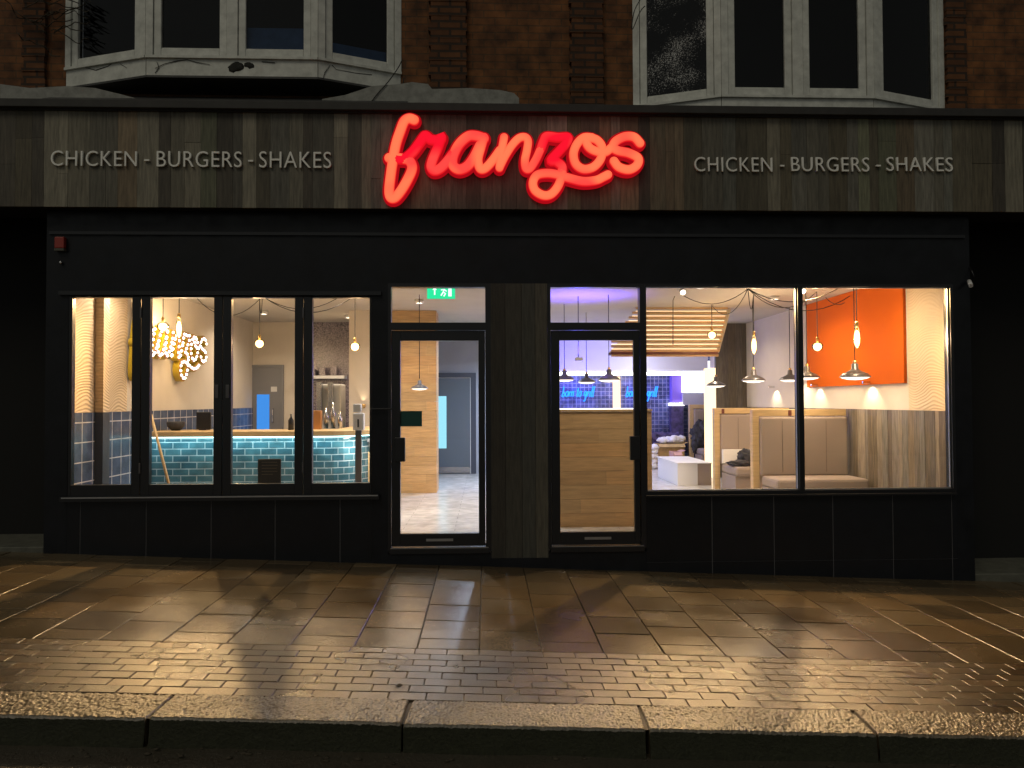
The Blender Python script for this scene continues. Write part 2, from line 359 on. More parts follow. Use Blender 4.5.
def lamp(name, loc, energy, col, parent=None, typ='POINT', size=.05, direction=None, **kw):
    l = bpy.data.lights.new(name, typ); l.energy = energy; l.color = col
    if typ == 'AREA': l.shape = 'DISK'; l.size = size
    else: l.shadow_soft_size = size
    for k, v in kw.items(): setattr(l, k, v)
    o = bpy.data.objects.new(name, l); C.objects.link(o)
    L = Vector((0,0,0))
    if parent is not None:
        q = parent
        while q.parent: q = q.parent
        L = q.location.copy(); o.parent = parent
    o.location = Vector(loc)-L
    if direction is not None: o.rotation_euler = Vector(direction).to_track_quat('-Z', 'Y').to_euler()
    return o
def spline(pts, k=8):
    P = [Vector((p[0], p[1])) for p in pts]; out = []
    for i in range(len(P)-1):
        a = P[max(i-1,0)]; b = P[i]; c = P[i+1]; d = P[min(i+2,len(P)-1)]
        for j in range(k):
            t = j/k
            out.append(.5*((2*b)+(c-a)*t+(2*a-5*b+4*c-d)*t*t+(3*b-a-3*c+d)*t**3))
    out.append(P[-1]); return out
def rnd_tone(lo, hi, warm=.06):
    k = random.uniform(lo, hi); w_ = random.uniform(-warm, warm)
    return (k*(1+w_), k, k*(1-w_))
WOODS = [(1,1,1),(.8,.78,.74),(.62,.6,.58),(1.15,1.1,1.0),(.72,.66,.55),(.9,.94,.95),(1.35,1.3,1.2),(.55,.5,.46),(.95,.85,.68)]

# ------------------------------------------------------------------ ground
GX, GY = -.042, .006
def g(x, y): return GX*x + GY*y
Y_SLAB, Y_KERB, Y_ROAD = -2.36, -3.17, -3.46
XL, XR = -11.0, 11.0
b = MB()
b.face([(XL,-3.44,g(XL,-3.44)-.012),(XR,-3.44,g(XR,-3.44)-.012),(XR,.9,g(XR,.9)-.012),(XL,.9,g(XL,.9)-.012)])
struct(b.build('pavement_bed', 'joint_sand'))
def slab(b, x0, x1, y0, y1, gap, ch, tilt, tone, h0=0):
    x0 += gap; x1 -= gap; y0 += gap; y1 -= gap
    cx, cy = (x0+x1)/2, (y0+y1)/2
    tx, ty, dz = random.gauss(0, tilt), random.gauss(0, tilt), random.gauss(0, .0008)
    def z(x, y): return g(x,y)+h0+dz+tx*(x-cx)+ty*(y-cy)
    o = [b.bm.verts.new((x,y,z(x,y)-ch*.8)) for x,y in ((x0,y0),(x1,y0),(x1,y1),(x0,y1))]
    i = [b.bm.verts.new((x,y,z(x,y))) for x,y in ((x0+ch,y0+ch),(x1-ch,y0+ch),(x1-ch,y1-ch),(x0+ch,y1-ch))]
    d = [b.bm.verts.new((v.co.x,v.co.y,v.co.z-.03)) for v in o]
    fs = [b.bm.faces.new(i)]
    for k in range(4):
        fs.append(b.bm.faces.new([o[k],o[(k+1)%4],i[(k+1)%4],i[k]])); fs.append(b.bm.faces.new([d[k],d[(k+1)%4],o[(k+1)%4],o[k]]))
    b.paint(fs, tone)
b = MB()
for ci in range(-27, 27):
    x0 = -.04+.405*ci; off = .2 if ci % 2 else 0
    y = Y_SLAB; first = True
    while y < .85:
        y1 = min(y+(.4-off if first and off else .405), .85); first = False
        if y1-y > .03: slab(b, x0, x0+.405, y, y1, .003, .0038, .0045, rnd_tone(.62, 1.3, .05))
        y = y1
struct(b.build('paving_slabs', 'wet_slab'))
b = MB()
rows = 8; rh = (Y_SLAB-Y_KERB)/rows
for r in range(rows):
    y0 = Y_KERB + r*rh
    x = XL + (r % 2)*.1 + random.uniform(-.02,.02)
    while x < XR:
        slab(b, x, x+.205, y0, y0+rh, .002, .0035, .008, rnd_tone(.6, 1.35, .08)); x += .205
struct(b.build('brick_paving', 'wet_paver'))
# kerb: dressed granite blocks with a rough top
b = MB(); fb = MB()
def kerb_px(px, py): return at(px, py, 0)
xs = [-9.2, -7.9, -6.6, -5.4, -4.2, -2.98, -1.66, -.41, .82, 2.0, 3.1, 4.35, 5.6, 6.8, 8.1, 9.4]
for i in range(len(xs)-1):
    x0, x1 = xs[i]+.008, xs[i+1]-.008; tn = rnd_tone(.75, 1.2, .06)
    nx, ny = (260, 46) if -4.5 < x0 < 4.6 else (20, 6)
    dz0 = random.uniform(-.004,.006)
    grid = []
    for a in range(nx+1):
        row = []
        for c in range(ny+1):
            x = x0+(x1-x0)*a/nx; y = Y_ROAD+(Y_KERB-Y_ROAD)*c/ny
            x += .02*(c/ny-.5)*(1 if i % 2 else .4)
            q_ = Vector((x*58,y*58,i*5.3)); z = g(x,y)+.002+dz0+.003*noise.fractal(Vector((x*7,y*7,i)),.7,2,3)+.0055*noise.ridged_multi_fractal(q_,.8,2.1,4,.9,2)-.0065
            ed = min(a, nx-a)
            if ed == 0: z -= .012
            if c == 0: z -= .012; 
            if c == 0: y -= 0
            row.append(b.bm.verts.new((x,y+(.004*noise.noise(Vector((x*14,0,3))) if c==0 else 0),z)))
        grid.append(row)
    fs = []
    for a in range(nx):
        for c in range(ny): 
            f = b.bm.faces.new([grid[a][c],grid[a+1][c],grid[a+1][c+1],grid[a][c+1]]); f.smooth = True; fs.append(f)
    # ends
    for a in (0, nx):
        for c in range(ny):
            p, q = grid[a][c].co, grid[a][c+1].co
            fs.append(b.bm.faces.new([b.bm.verts.new(p), b.bm.verts.new(q), b.bm.verts.new((q.x,q.y,q.z-.2)), b.bm.verts.new((p.x,p.y,p.z-.2))]))
    b.paint(fs, tn)
    # front face
    nz = 7; pr = [grid[a][0].co.copy() for a in range(nx+1)]; gr = []
    for a in range(nx+1):
        gr.append([fb.bm.verts.new((pr[a].x, pr[a].y-.03*(k/nz)**1.5-.006*noise.noise(Vector((pr[a].x*11,k*.8,i))), pr[a].z-.17*k/nz)) for k in range(nz+1)])
    for a in range(nx):
        for k in range(nz):
            f = fb.bm.faces.new([gr[a][k],gr[a][k+1],gr[a+1][k+1],gr[a+1][k]]); f.smooth = True; fb.paint([f],(1,1,1))
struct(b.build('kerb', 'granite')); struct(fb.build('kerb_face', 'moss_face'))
b = MB(); n1, n2 = 160, 40
def rz(x, y): return g(x, y) - .135 + .012*noise.fractal(Vector((x*3,y*3,0)),.6,2,4) - .02*min(1,max(0,(Y_ROAD-y)/2))+.03*max(0,(Y_ROAD+.0-y)-2)*0
gr = [[b.bm.verts.new((XL*3+(XR-XL)*3*a/n1, Y_ROAD+.03-(1.0-(1-c/n2)**.35 if False else (c/n2)**2)*26, 0)) for c in range(n2+1)] for a in range(n1+1)]
for row in gr:
    for v in row: v.co.z = rz(v.co.x, v.co.y)
for a in range(n1):
    for c in range(n2):
        f = b.bm.faces.new([gr[a][c],gr[a][c+1],gr[a+1][c+1],gr[a+1][c]]); f.smooth = True
struct(b.build('road', 'asphalt'))
b = MB()
for k in range(130):
    x = random.uniform(-4,4); y = Y_ROAD-.03-abs(random.gauss(0,.1)); s_ = random.uniform(.004,.012)
    b.ball((x,y,rz(x,y)+s_*.4), s_, 1, (1.6,1,.5), .4, 2, seed=k)
o = b.build('gutter_grit', 'twig'); o['kind'] = 'stuff'
for k, (px, py, lab) in enumerate([(603,752,'small red scrap lying in the gutter near the middle kerb joint'),(398,686,'dark curled leaf lying on the brick paving before the glazed entrance')]):
    p = at(px, py, 0); d = (p-CAM).normalized(); base = -.135 if k == 0 else 0
    t = 0
    q = CAM + d*((base+.01-CAM.z)/d.z); z0 = g(q.x,q.y)+base; q = CAM + d*((z0+.004-CAM.z)/d.z)
    b = MB(); pts = [(q.x+.02*math.cos(a)*(1+.4*math.cos(3*a)), q.y+.014*math.sin(a), q.z+.006+.004*math.sin(2*a)) for a in [i*math.pi/5 for i in range(10)]]
    b.face(pts); low = [(p_[0],p_[1],p_[2]-.003) for p_ in pts]; b.face(low[::-1])
    tag(b.build('litter' if k == 0 else 'fallen_leaf', 'alarm_red' if k == 0 else 'twig', origin=q), lab, 'litter' if k==0 else 'leaf')

# ------------------------------------------------------------------ the building
bx0, bx1 = X(45, 0), X(972, 0); xLw_ = -4.14
ZF0, ZF1 = Z(209, -.15, 485), Z(114, -.15, 485)   # fascia bottom and top
ZT1 = Z(103, -.22, 485)
bld = thing('restaurant_building', (0, 0, 0), 'black shopfront with timber fascia under old brick upper storey and white bay windows', 'building')
FL = .2    # indoor floor level
CE = 3.0   # ceiling
# openings (pixels measured on the plane y=0)
y_t = Z(297.5,0,220); y_b = Z(484,0,220)
wl, wr = X(60,0), X(380,0)
zt2, zb2 = Z(286.5,0,760), Z(490.5,0,760)
dz_top = Z(286.5,0,500)
FT = .1
b = MB()   # black surround panels
def hseg(x0,x1,z0,z1,y0=0,y1=.16): b.box(x0,x1,y0,y1,z0,z1)
dl0, dl1 = X(388,0), X(491,0); dr0, dr1 = X(548,0), X(645.5,0)
wr0, wr1 = X(645.5,0), X(955,0)
hseg(bx0, bx1, dz_top+.03, 3.7)                     # frieze
hseg(bx0, X(68,0), -.4, dz_top+.03, 0, .1)                 # left pier
hseg(X(68,0), X(372,0), y_t+.012, dz_top+.03)       # over folding panes
hseg(X(372,0), dl0, -.4, dz_top+.03)
hseg(wr1, bx1, -.4, dz_top+.03)
b.build('surround', 'black_paint', bld)
b = MB()
b.box(X(57,-.035), X(381,-.035), -.035, -.002, y_t+.02, Z(291,-.035,220))   # raised head over the folding panes
b.box(X(47,-.02), X(968,-.02), -.02, -.002, Z(236,-.02,500), Z(233,-.02,500))
b.build('panel_moulding', 'black_frame', bld)
# wood pillar between the doors
b = MB(); x = dl1; 
ws = [.14,.16,.13,.12]; sc_ = (dr0-dl1)/sum(ws)
for w_ in ws:
    t = random.choice(WOODS); b.box(x, x+w_*sc_-.003, .0, .16, .08, dz_top+.03, [c*.42 for c in t]); x += w_*sc_
b.build('timber_pier', 'fascia_wood', bld)
# stall risers: tiles
def riser(name, x0, x1, joints, z1, zplinth):
    b = MB(); b.box(x0, x1, .004, .16, -.6, z1); b.build(name+'_backing', 'grout_grey', bld)
    b = MB(); js = [x0]+joints+[x1]
    for i in range(len(js)-1):
        a, c = js[i]+(.004 if i else 0), js[i+1]-(.004 if i < len(js)-2 else 0)
        b.box(a, c, .0, .0035, zplinth+.002, z1, rnd_tone(.8,1.15,.02)); b.box(a, c, .0, .0035, -.6, zplinth-.002, rnd_tone(.8,1.15,.02))
    b.build(name, 'black_tile', bld)
zr1 = Z(500,0,220)
riser('stall_riser', X(68,0)+.001, X(372,0)-.001, [X(p,0,520) for p in (80,146,211,275,340)], zr1, .0)
zr2 = Z(496,0,760)
riser('stall_riser', dr1+.001, wr1-.001, [X(p,0,520) for p in (712,774,833,893,952)], zr2, Z(560.6,0,800))
b = MB(); b.box(X(60,-.06), X(379,-.06), -.06, .03, zr1+.001, Z(496.5,-.06,220)+.004); b.build('sill', 'black_frame', bld)
b = MB(); b.box(X(62,-.065), X(378,-.065), -.068, -.0605, Z(497.5,-.065,220), Z(496.2,-.065,220)); b.build('sill_edge', 'alu_sill', bld)
b = MB(); b.box(X(646,-.05), X(956,-.05), -.05, .02, zr2+.001, zb2-.035); b.build('sill', 'black_frame', bld)
# folding window: four sashes
panes = [(71.5,131.5),(149.5,213.5),(231,294.5),(312,369.5)]
edges = [X(68,0), X(140.5,0), X(222.3,0), X(303.2,0), X(372,0)]
fw = MB(); fw.box(X(68,0), X(372,0), .0, .08, zr1, zr1+.03); fw = fw.build('folding_window', 'black_frame', bld)
for i, (p0, p1) in enumerate(panes):
    a0, a1 = edges[i]+.003, edges[i+1]-.003; g0, g1 = X(p0,.0), X(p1,.0)
    b = MB(); b.box(a0, g0, 0, .06, zr1+.031, y_t+.01); b.box(g1, a1, 0, .06, zr1+.031, y_t+.01)
    b.box(g0, g1, 0, .06, y_t-.0, y_t+.01); b.box(g0, g1, 0, .06, zr1+.031, y_b)
    b.build('sash_frame', 'black_frame', fw, bevel=.003)
    b = MB(); b.face([(g0,.03,y_b),(g1,.03,y_b),(g1,.03,y_t),(g0,.03,y_t)]); b.build('pane', 'window_glass', fw)
for i in (1,3):
    for py in (313, 466):
        b = MB(); e = edges[i]; b.box(e-.008, e+.008, -.014, -.001, Z(py+5,0), Z(py-5,0)); b.build('hinge', 'shade_grey', fw, bevel=.002)
for dx in (-.05, .05):
    b = MB(); b.box(edges[2]+dx-.016, edges[2]+dx+.016, -.012, -.001, Z(397,0), Z(384,0)); b.build('lock_plate', 'shade_grey', fw, bevel=.003)
b = MB(); p = at(371,409,-.03); b.box(p.x, X(392,-.03), -.045, -.03, p.z-.008, p.z+.008); b.build('bar_handle', 'black_frame', fw, bevel=.003)
# doors
def door(x0, x1, gl0, gl1, gt0, gt1, gz0, gz1, hinge, label, sticker):
    d = MB(); zt = dz_top+.03; zb = Z(550,0,485)
    tz0, tz1 = Z(322.5,0,485), Z(287,0,485)
    d.box(x0, gt0, .0, .1, zb, zt); d.box(gt1, x1, .0, .1, zb, zt); d.box(gt0, gt1, .0, .1, tz1, zt); d.box(gt0, gt1, .0, .1, Z(330,0,485), tz0)
    d = d.build('entrance_door', 'black_frame', bld, label=label)
    b = MB(); b.face([(gt0,.05,tz0),(gt1,.05,tz0),(gt1,.05,tz1),(gt0,.05,tz1)]); b.build('transom_pane', 'window_glass', d)
    b = MB(); a0, a1 = gt0+.004, gt1-.004; lt = Z(330,0,485)-.004; lb = Z(545.5,0,485)
    b.box(a0, gl0, .02, .075, lb, lt); b.box(gl1, a1, .02, .075, lb, lt); b.box(gl0, gl1, .02, .075, gz1, lt); b.box(gl0, gl1, .02, .075, lb, gz0)
    b.build('door_leaf', 'black_frame', d, bevel=.003)
    b = MB(); b.face([(gl0,.05,gz0),(gl1,.05,gz0),(gl1,.05,gz1),(gl0,.05,gz1)]); b.build('door_glass', 'window_glass', d)
    hx = gl0 if hinge > 0 else gl1
    b = MB(); b.box(hx-.05, hx+.05, -.03, .0195, Z(461,0,485), Z(437,0,485), ch=.006); b.build('pull_handle', 'black_frame', d)
    b = MB(); b.box(x0+.02, x1-.02, -.02, .1, zb-.03, lb-.02); b.build('threshold', 'black_frame', d, bevel=.004)
    b = MB(); b.box(x0+.03, x1-.03, -.022, .0, lb-.019, lb-.012); b.build('threshold_strip', 'alu_sill', d)
    b = MB(); b.box((gl0+gl1)/2-.13, (gl0+gl1)/2+.13, .012, .0195, Z(541,0,485), Z(538.5,0,485)); b.build('weather_strip', 'alu_sill', d)
    if sticker:
        b = MB(); p = at(400,426.5,.045); q = at(422,411,.045); b.box(gl0, q.x, .04, .045, p.z, q.z); b.build('notice', 'teal_sticker', d)
door(dl0, dl1, X(400,0), X(478.5,0), X(391,0), X(485.5,0), Z(534,0,440), Z(340.5,0,440), 1, 'open-view glass door with teal notice', True)
door(dr0, dr1-.0005, X(560,0), X(634.5,0), X(551,0), X(640.5,0), Z(532.5,0,600), Z(340,0,600), -1, 'glass door with oak screen behind it', False)
b = MB(); b.box(dl0, dl1, .0, .16, -.5, Z(550,0,485)-.031); b.box(dl1, dr0, -.004, .16, -.5, .079); b.box(dr0, dr1, .0, .16, -.5, Z(550,0,485)-.031)
b.build('plinth', 'black_paint', bld)
# big window
w2 = MB(); gx0, gxm0, gxm1, gx1 = X(647,0), X(799,0), X(804,0), X(952,0)
w2.box(wr0, gx0, 0, .1, zr2+.001, dz_top+.03); w2.box(gx1, wr1, 0, .1, zr2+.001, dz_top+.03)
w2.box(gx0, gx1, 0, .1, zr2+.001, zb2); w2.box(gx0, gx1, 0, .1, zt2, dz_top+.03); w2.box(gxm0, gxm1, 0, .1, zb2, zt2)
w2 = w2.build('shop_window', 'black_frame', bld)
for a, c in ((gx0,gxm0),(gxm1,gx1)):
    b = MB(); b.face([(a,.05,zb2),(c,.05,zb2),(c,.05,zt2),(a,.05,zt2)]); b.build('pane', 'window_glass', w2)
b = MB()
for a, c in ((gx0,gxm0),(gxm1,gx1)): b.box(a+.001, c-.001, .03, .048, zb2+.001, zb2+.012); b.box(c-.012, c-.001, .03, .048, zb2+.013, zt2-.013); b.box(a+.001, c-.001, .03, .048, zt2-.012, zt2-.001)
b.build('glazing_bead', 'alu_sill', w2)
# fascia of reclaimed boards
b = MB(); x = -8.5
while x < 9.2:
    w_ = random.choice([.09,.11,.13,.15,.18,.2]); t = random.choice(WOODS+[(1.0,.8,.62),(.5,.45,.42),(.92,1.0,.78)]); k = random.uniform(.65,1.3); t = [c*k for c in t]
    zs = [ZF0, ZF1]
    if random.random() < .35: zs = [ZF0, random.uniform(ZF0+.25, ZF1-.2), ZF1]
    for j in range(len(zs)-1):
        k2 = random.uniform(.65,1.3); t2 = t if j == 0 else [c*k2 for c in t]
        dy = random.uniform(0,.004)
        b.box(x+.001, x+w_-.001, -.15-dy, -.12, zs[j]+(.001 if j else 0), zs[j+1]-.001, t2)
    x += w_
fascia = b.build('fascia', 'fascia_wood', bld)
b = MB(); b.box(-8.5, 9.2, -.119, .3, ZF0+.005, ZF1-.002); b.build('fascia_box', 'void_wall', bld)
b = MB(); b.box(-8.5, 9.2, -.22, .3, ZF1+.001, ZT1, ch=.006); b.box(-8.5, 9.2, -.175, -.16, ZF1-.012, ZF1+.0005); b.build('fascia_capping', 'dark_trim', bld)
b = MB(); b.box(-8.5, bx0-.001, .75, .95, -.6, ZF0+.3); b.box(bx1+.001, 9.2, .75, .95, -.6, ZF0+.3); b.box(-8.5, 9.2, .301, .949, ZF0+.31, ZF0+.35)
b.box(bx0, xLw_, .161, .9, -.6, 3.7); b.box(bx1-.02, bx1, .161, .9, -.6, 3.7)
b.build('recess_wall', 'void_wall', bld)
tag(MB().box(-6.6, bx0-.01, .02, .74, -.2, .235, ch=.01).build('doorstep', 'concrete', origin=(-5.2,.4,.2)), 'pale concrete step in the dark recess left of the black shopfront', 'step')
tag(MB().box(bx1+.01, 7, .02, .74, -.6, -.135, ch=.01).build('doorstep', 'concrete', origin=(5.6,.4,-.2)), 'pale concrete step in the dark recess right of the black shopfront', 'step')

# upper storey brickwork with openings behind the bays
YW = .2
bayL = [X(66,YW,60), X(146,-.1,60), X(318,-.1,60), X(401,YW,60)]
bayR = [X(633,YW,60), X(721,-.1,60), X(873,-.1,60), X(943,YW,60)]
ZTOP = 8.0
b = MB()
b.box(-8.5, bayL[0], YW, .5, ZT1, ZTOP); b.box(bayL[3], bayR[0], YW, .5, ZT1, ZTOP); b.box(bayR[3], 9.2, YW, .5, ZT1, ZTOP)
b.box(bayL[0], bayL[3], YW+.01, .5, ZT1, 4.66); b.box(bayL[0], bayL[3], YW, .5, 6.95, ZTOP); b.box(bayR[0], bayR[3], YW, .5, 6.95, ZTOP); b.box(bayR[0], bayR[3], YW+.01, .5, ZT1, 4.5)
b.build('brick_wall', 'old_brick', bld)
for a, c, dd in ((428,467,.07),(569,604,.07),(946,968,.05),(20,45,.05)):
    xa, xc = X(a,YW-dd,50), X(c,YW-dd,50)
    b = MB(); z = ZT1+.12; k = 0
    while z < ZTOP-.2:   # toothed courses
        j = .015*(k%2)+random.uniform(0,.015)
        b.box(xa+j, xc-j*.5, YW-dd+random.uniform(0,.012), YW-.001, z, z+.0745, (1,1,1)); z += .075; k += 1
    b.box(xa+.03, xc-.01, YW-dd+.03, YW-.0015, ZT1+.12, ZTOP-.2)
    b.build('brick_pilaster', 'rough_brick', bld)
    b = MB(); b.box(xa-.02, xc+.01, YW-dd-.07, YW-.001, ZT1+.03, ZT1+.115, ch=.012); b.build('corbel', 'soot_patch', bld)
# bay windows
def bay(c, zb, zp, label, backs):
    yb, yf = YW, -.1
    P = [Vector((c[0],yb,0)), Vector((c[1],yf,0)), Vector((c[2],yf,0)), Vector((c[3],yb,0))]
    root = MB()
    poly = [(P[3].x,P[3].y),(P[3].x,.45),(P[0].x,.45),(P[0].x,P[0].y),(P[1].x,P[1].y),(P[2].x,P[2].y)]
    root.prism(poly, zb, zb+.02)           # soffit board
    root = root.build('bay_window', 'lead', bld, label=label)
    b = MB(); b.prism(poly[::-1][::-1], 6.9, 7.1); b.build('bay_roof', 'lead', root)
    def wall(b, A, B, s0, s1, z0, z1, o0, o1):     # slab along A->B between distances s0..s1, outward offsets o0..o1
        d = (B-A).normalized(); n = Vector((d.y, -d.x, 0))
        q = [A+d*s0+n*o0, A+d*s1+n*o0, A+d*s1+n*o1, A+d*s0+n*o1]
        b.prism([(v.x,v.y) for v in q], z0, z1)
    ap = MB()
    for i in range(3):
        A, B = P[i], P[i+1]; L = (B-A).length
        wall(ap, A, B, .004, L-.004, zb+.02, zp-.1, -.08, -.0)
    ap.build('apron', 'white_paint', root)
    b = MB()
    for i in range(3):
        A, B = P[i], P[i+1]; L = (B-A).length
        wall(b, A, B, .0, L, zp-.1, zp-.075, -.06, .025)
    b.build('bay_sill', 'white_paint', root)
    facets = [(P[0],P[1],1,[0]),(P[1],P[2],2,[1,2]),(P[2],P[3],1,[3])]
    for A, B, n, ids in facets:
        L = (B-A).length
        b = MB(); e = .065
        wall(b, A, B, .0, e, zp-.075, 6.9, -.08, .012); wall(b, A, B, L-e, L, zp-.075, 6.9, -.08, .012)
        if n == 2: wall(b, A, B, L/2-.05, L/2+.05, zp-.075, 6.9, -.08, .012)
        b.build('mullion', 'white_paint', root)
        for k in range(n):
            s0 = (e if k == 0 else L/2+.05)+.004; s1 = (L-e if k == n-1 else L/2-.05)-.004
            b = MB(); f = .07
            wall(b, A, B, s0, s0+f, zp-.07, 6.85, -.05, -.003); wall(b, A, B, s1-f, s1, zp-.07, 6.85, -.05, -.003)
            wall(b, A, B, s0+f, s1-f, zp-.07, zp, -.05, -.003); wall(b, A, B, s0+f, s1-f, 6.5, 6.85, -.05, -.003)
            for q in (0.012,): wall(b, A, B, s0+f, s1-f, zp, zp+q, -.045, -.012)
            b.build('sash', 'white_paint', root, bevel=.006)
            d = (B-A).normalized(); nn = Vector((d.y,-d.x,0))
            a_ = A+d*(s0+f)-nn*.03; c_ = A+d*(s1-f)-nn*.03
            b = MB(); b.face([(a_.x,a_.y,zp),(c_.x,c_.y,zp),(c_.x,c_.y,6.5),(a_.x,a_.y,6.5)])
            bk = backs.get(ids[k])
            b.build('pane', 'wet_glass' if bk == 'wet' else 'bay_glass', root)
            if isinstance(bk, (float,int)):
                b = MB(); wall(b, A, B, s0+f-.02, s1-f+.02, zp-.04, zp+bk, -.1, -.085); b.build('blue_blind', 'blue_blind', root)
    # dark room box behind
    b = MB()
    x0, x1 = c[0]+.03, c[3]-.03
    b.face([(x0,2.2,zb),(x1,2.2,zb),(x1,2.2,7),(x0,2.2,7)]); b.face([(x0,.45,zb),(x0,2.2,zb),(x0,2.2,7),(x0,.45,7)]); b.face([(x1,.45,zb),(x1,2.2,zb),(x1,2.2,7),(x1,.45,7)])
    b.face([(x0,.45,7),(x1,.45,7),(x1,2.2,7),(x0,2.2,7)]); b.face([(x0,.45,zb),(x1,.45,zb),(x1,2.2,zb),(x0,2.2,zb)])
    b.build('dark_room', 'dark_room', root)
    return root
ZP_L = Z(47.5,-.13,230); ZB_L = Z(78,-.1,230)
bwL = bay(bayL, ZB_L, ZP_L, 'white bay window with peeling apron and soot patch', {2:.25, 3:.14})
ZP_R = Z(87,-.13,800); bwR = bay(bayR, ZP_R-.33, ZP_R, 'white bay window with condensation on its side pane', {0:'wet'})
# peeling cracks, soot
b = MB(); p = at(239,67,-.1)
for k in range(9): b.ball((p.x+random.gauss(0,.05), -.102, p.z+random.gauss(0,.018)), .03, 2, (1.2,.12,.8), .5, 3, seed=k)
b.build('soot_patch', 'soot_patch', bwL)
b = MB()
for pts in ([(155,68),(165,64),(178,61),(187,60),(196,62),(210,65)],[(84,67),(96,70),(108,66),(114,62)],[(120,64),(127,68)],[(262,62),(275,63)],[(332,65),(336,69),(356,73),(372,75)],[(330,65),(325,72),(323,79)],[(157,62),(159,68),(155,73)]):
    q = []
    for a, c in pts:
        yy = -.104
        if a < 146: yy = -.1+(146-a)/80*.3-.004
        if a > 318: yy = -.1+(a-318)/83*.3-.004
        v = at(a,c,yy); q.append((v.x,v.y-.002,v.z+random.uniform(-.004,.004)))
    b = MB(); b.tube(q, [random.uniform(.0015,.004) for _ in q], 5); b.build('paint_crack', 'soot_patch', bwL)
# lead apron below left bay, white render strips on the ledge
b = MB(); xa, xb = X(60,YW), X(410,YW)
b.face([(xa,-.2,ZT1+.002),(xb,-.2,ZT1+.002),(xb,YW-.002,ZT1+.2),(xa,YW-.002,ZT1+.2)]); b.build('lead_apron', 'lead', bld)
def render_strip(pts_top, pts_bot, Y0, Y1):
    poly = [at(*p, Y0) for p in pts_top] + [at(*p, Y0) for p in reversed(pts_bot)]
    b = MB(); b.extr([(p.x,p.z) for p in poly], Y0, Y1); b.build('render_patch', 'white_render', bld)
render_strip([(322,99),(345,95),(372,86),(400,84),(412,82),(428,84),(432,89),(470,88),(500,90),(514,93),(519,98)],[(322,102.5),(380,103),(519,104)], -.02, .19)
render_strip([(0,84),(30,88),(68,86),(95,88),(120,94),(135,98)],[(0,101),(40,101),(135,102)], -.02, .19)
# loose cables and creeper
def cable(name, pts, Y0, r, lab, cat, m='black_cord'):
    q = [at(a,c,Y0) for a,c in [(v[0],v[1]) for v in spline(pts,5)]]
    return tag(MB().tube(q, r, 6).build(name, m, origin=q[0]), lab, cat)
cable('loose_cable', [(402,60),(398,68),(388,82),(378,93),(372,101)], -.03, .005, 'thin dark cable slanting across the corner of the left bay window', 'cable')
cable('loose_cable', [(404,78),(402,88),(396,96),(388,101)], .1, .006, 'thick dark cable curling over the white render strip', 'cable')
cable('loose_cable', [(640,0),(634,12),(632,30),(640,12),(645,6)], .1, .005, 'looped cable hanging beside the right bay window', 'cable')
b = MB()
for k in range(16):
    x, y = random.uniform(-10,62), random.uniform(-8,34); pts = [(x,y)]
    for j in range(6): x += random.uniform(3,12); y += random.uniform(-6,8); pts.append((x,y))
    pts = [p for p in pts if p[0] < 92]
    if len(pts) > 2: b.tube([at(p[0],p[1],.02+random.uniform(-.03,.1)) for p in [(v[0],v[1]) for v in spline(pts,3)]], .0045, 5)
tag(b.build('dead_creeper', 'twig', origin=at(20,20,.05)), 'bare tangled creeper stems on the brick at the upper left', 'plant')
# small fixtures on the front
al = thing('alarm_box', at(62,246,-.03), 'small red alarm box with pale strip high on the left of the black front', 'alarm box')
p = at(62,244,0); MB().box(p.x-.045,p.x+.045,-.05,-.001,p.z-.05,p.z+.06,ch=.008).build('casing','alarm_red',al)
MB().box(p.x-.045,p.x+.045,-.052,-.001,p.z-.075,p.z-.052,ch=.003).build('label_strip','concrete',al)
p = at(62,263,0); tag(MB().ball((p.x,-.02,p.z), .016, 2).build('door_bell','steel',origin=p), 'tiny metal stud below the red alarm box', 'sensor')
sl = thing('bullet_camera', at(971,283,-.1), 'small pale bullet camera at the right edge of the front', 'security camera')
p = at(970,272,0); MB().tube([(p.x,.0,p.z+.05),(p.x+.0,-.03,p.z+.0),(p.x,-.06,p.z-.06)],.007,6).build('bracket','black_frame',sl)
p = at(971,283,-.08); MB().tube([(p.x-.015,-.1,p.z-.03),(p.x+.015,-.03,p.z+.025)],.021,10).build('camera_body','plastic_white',sl)
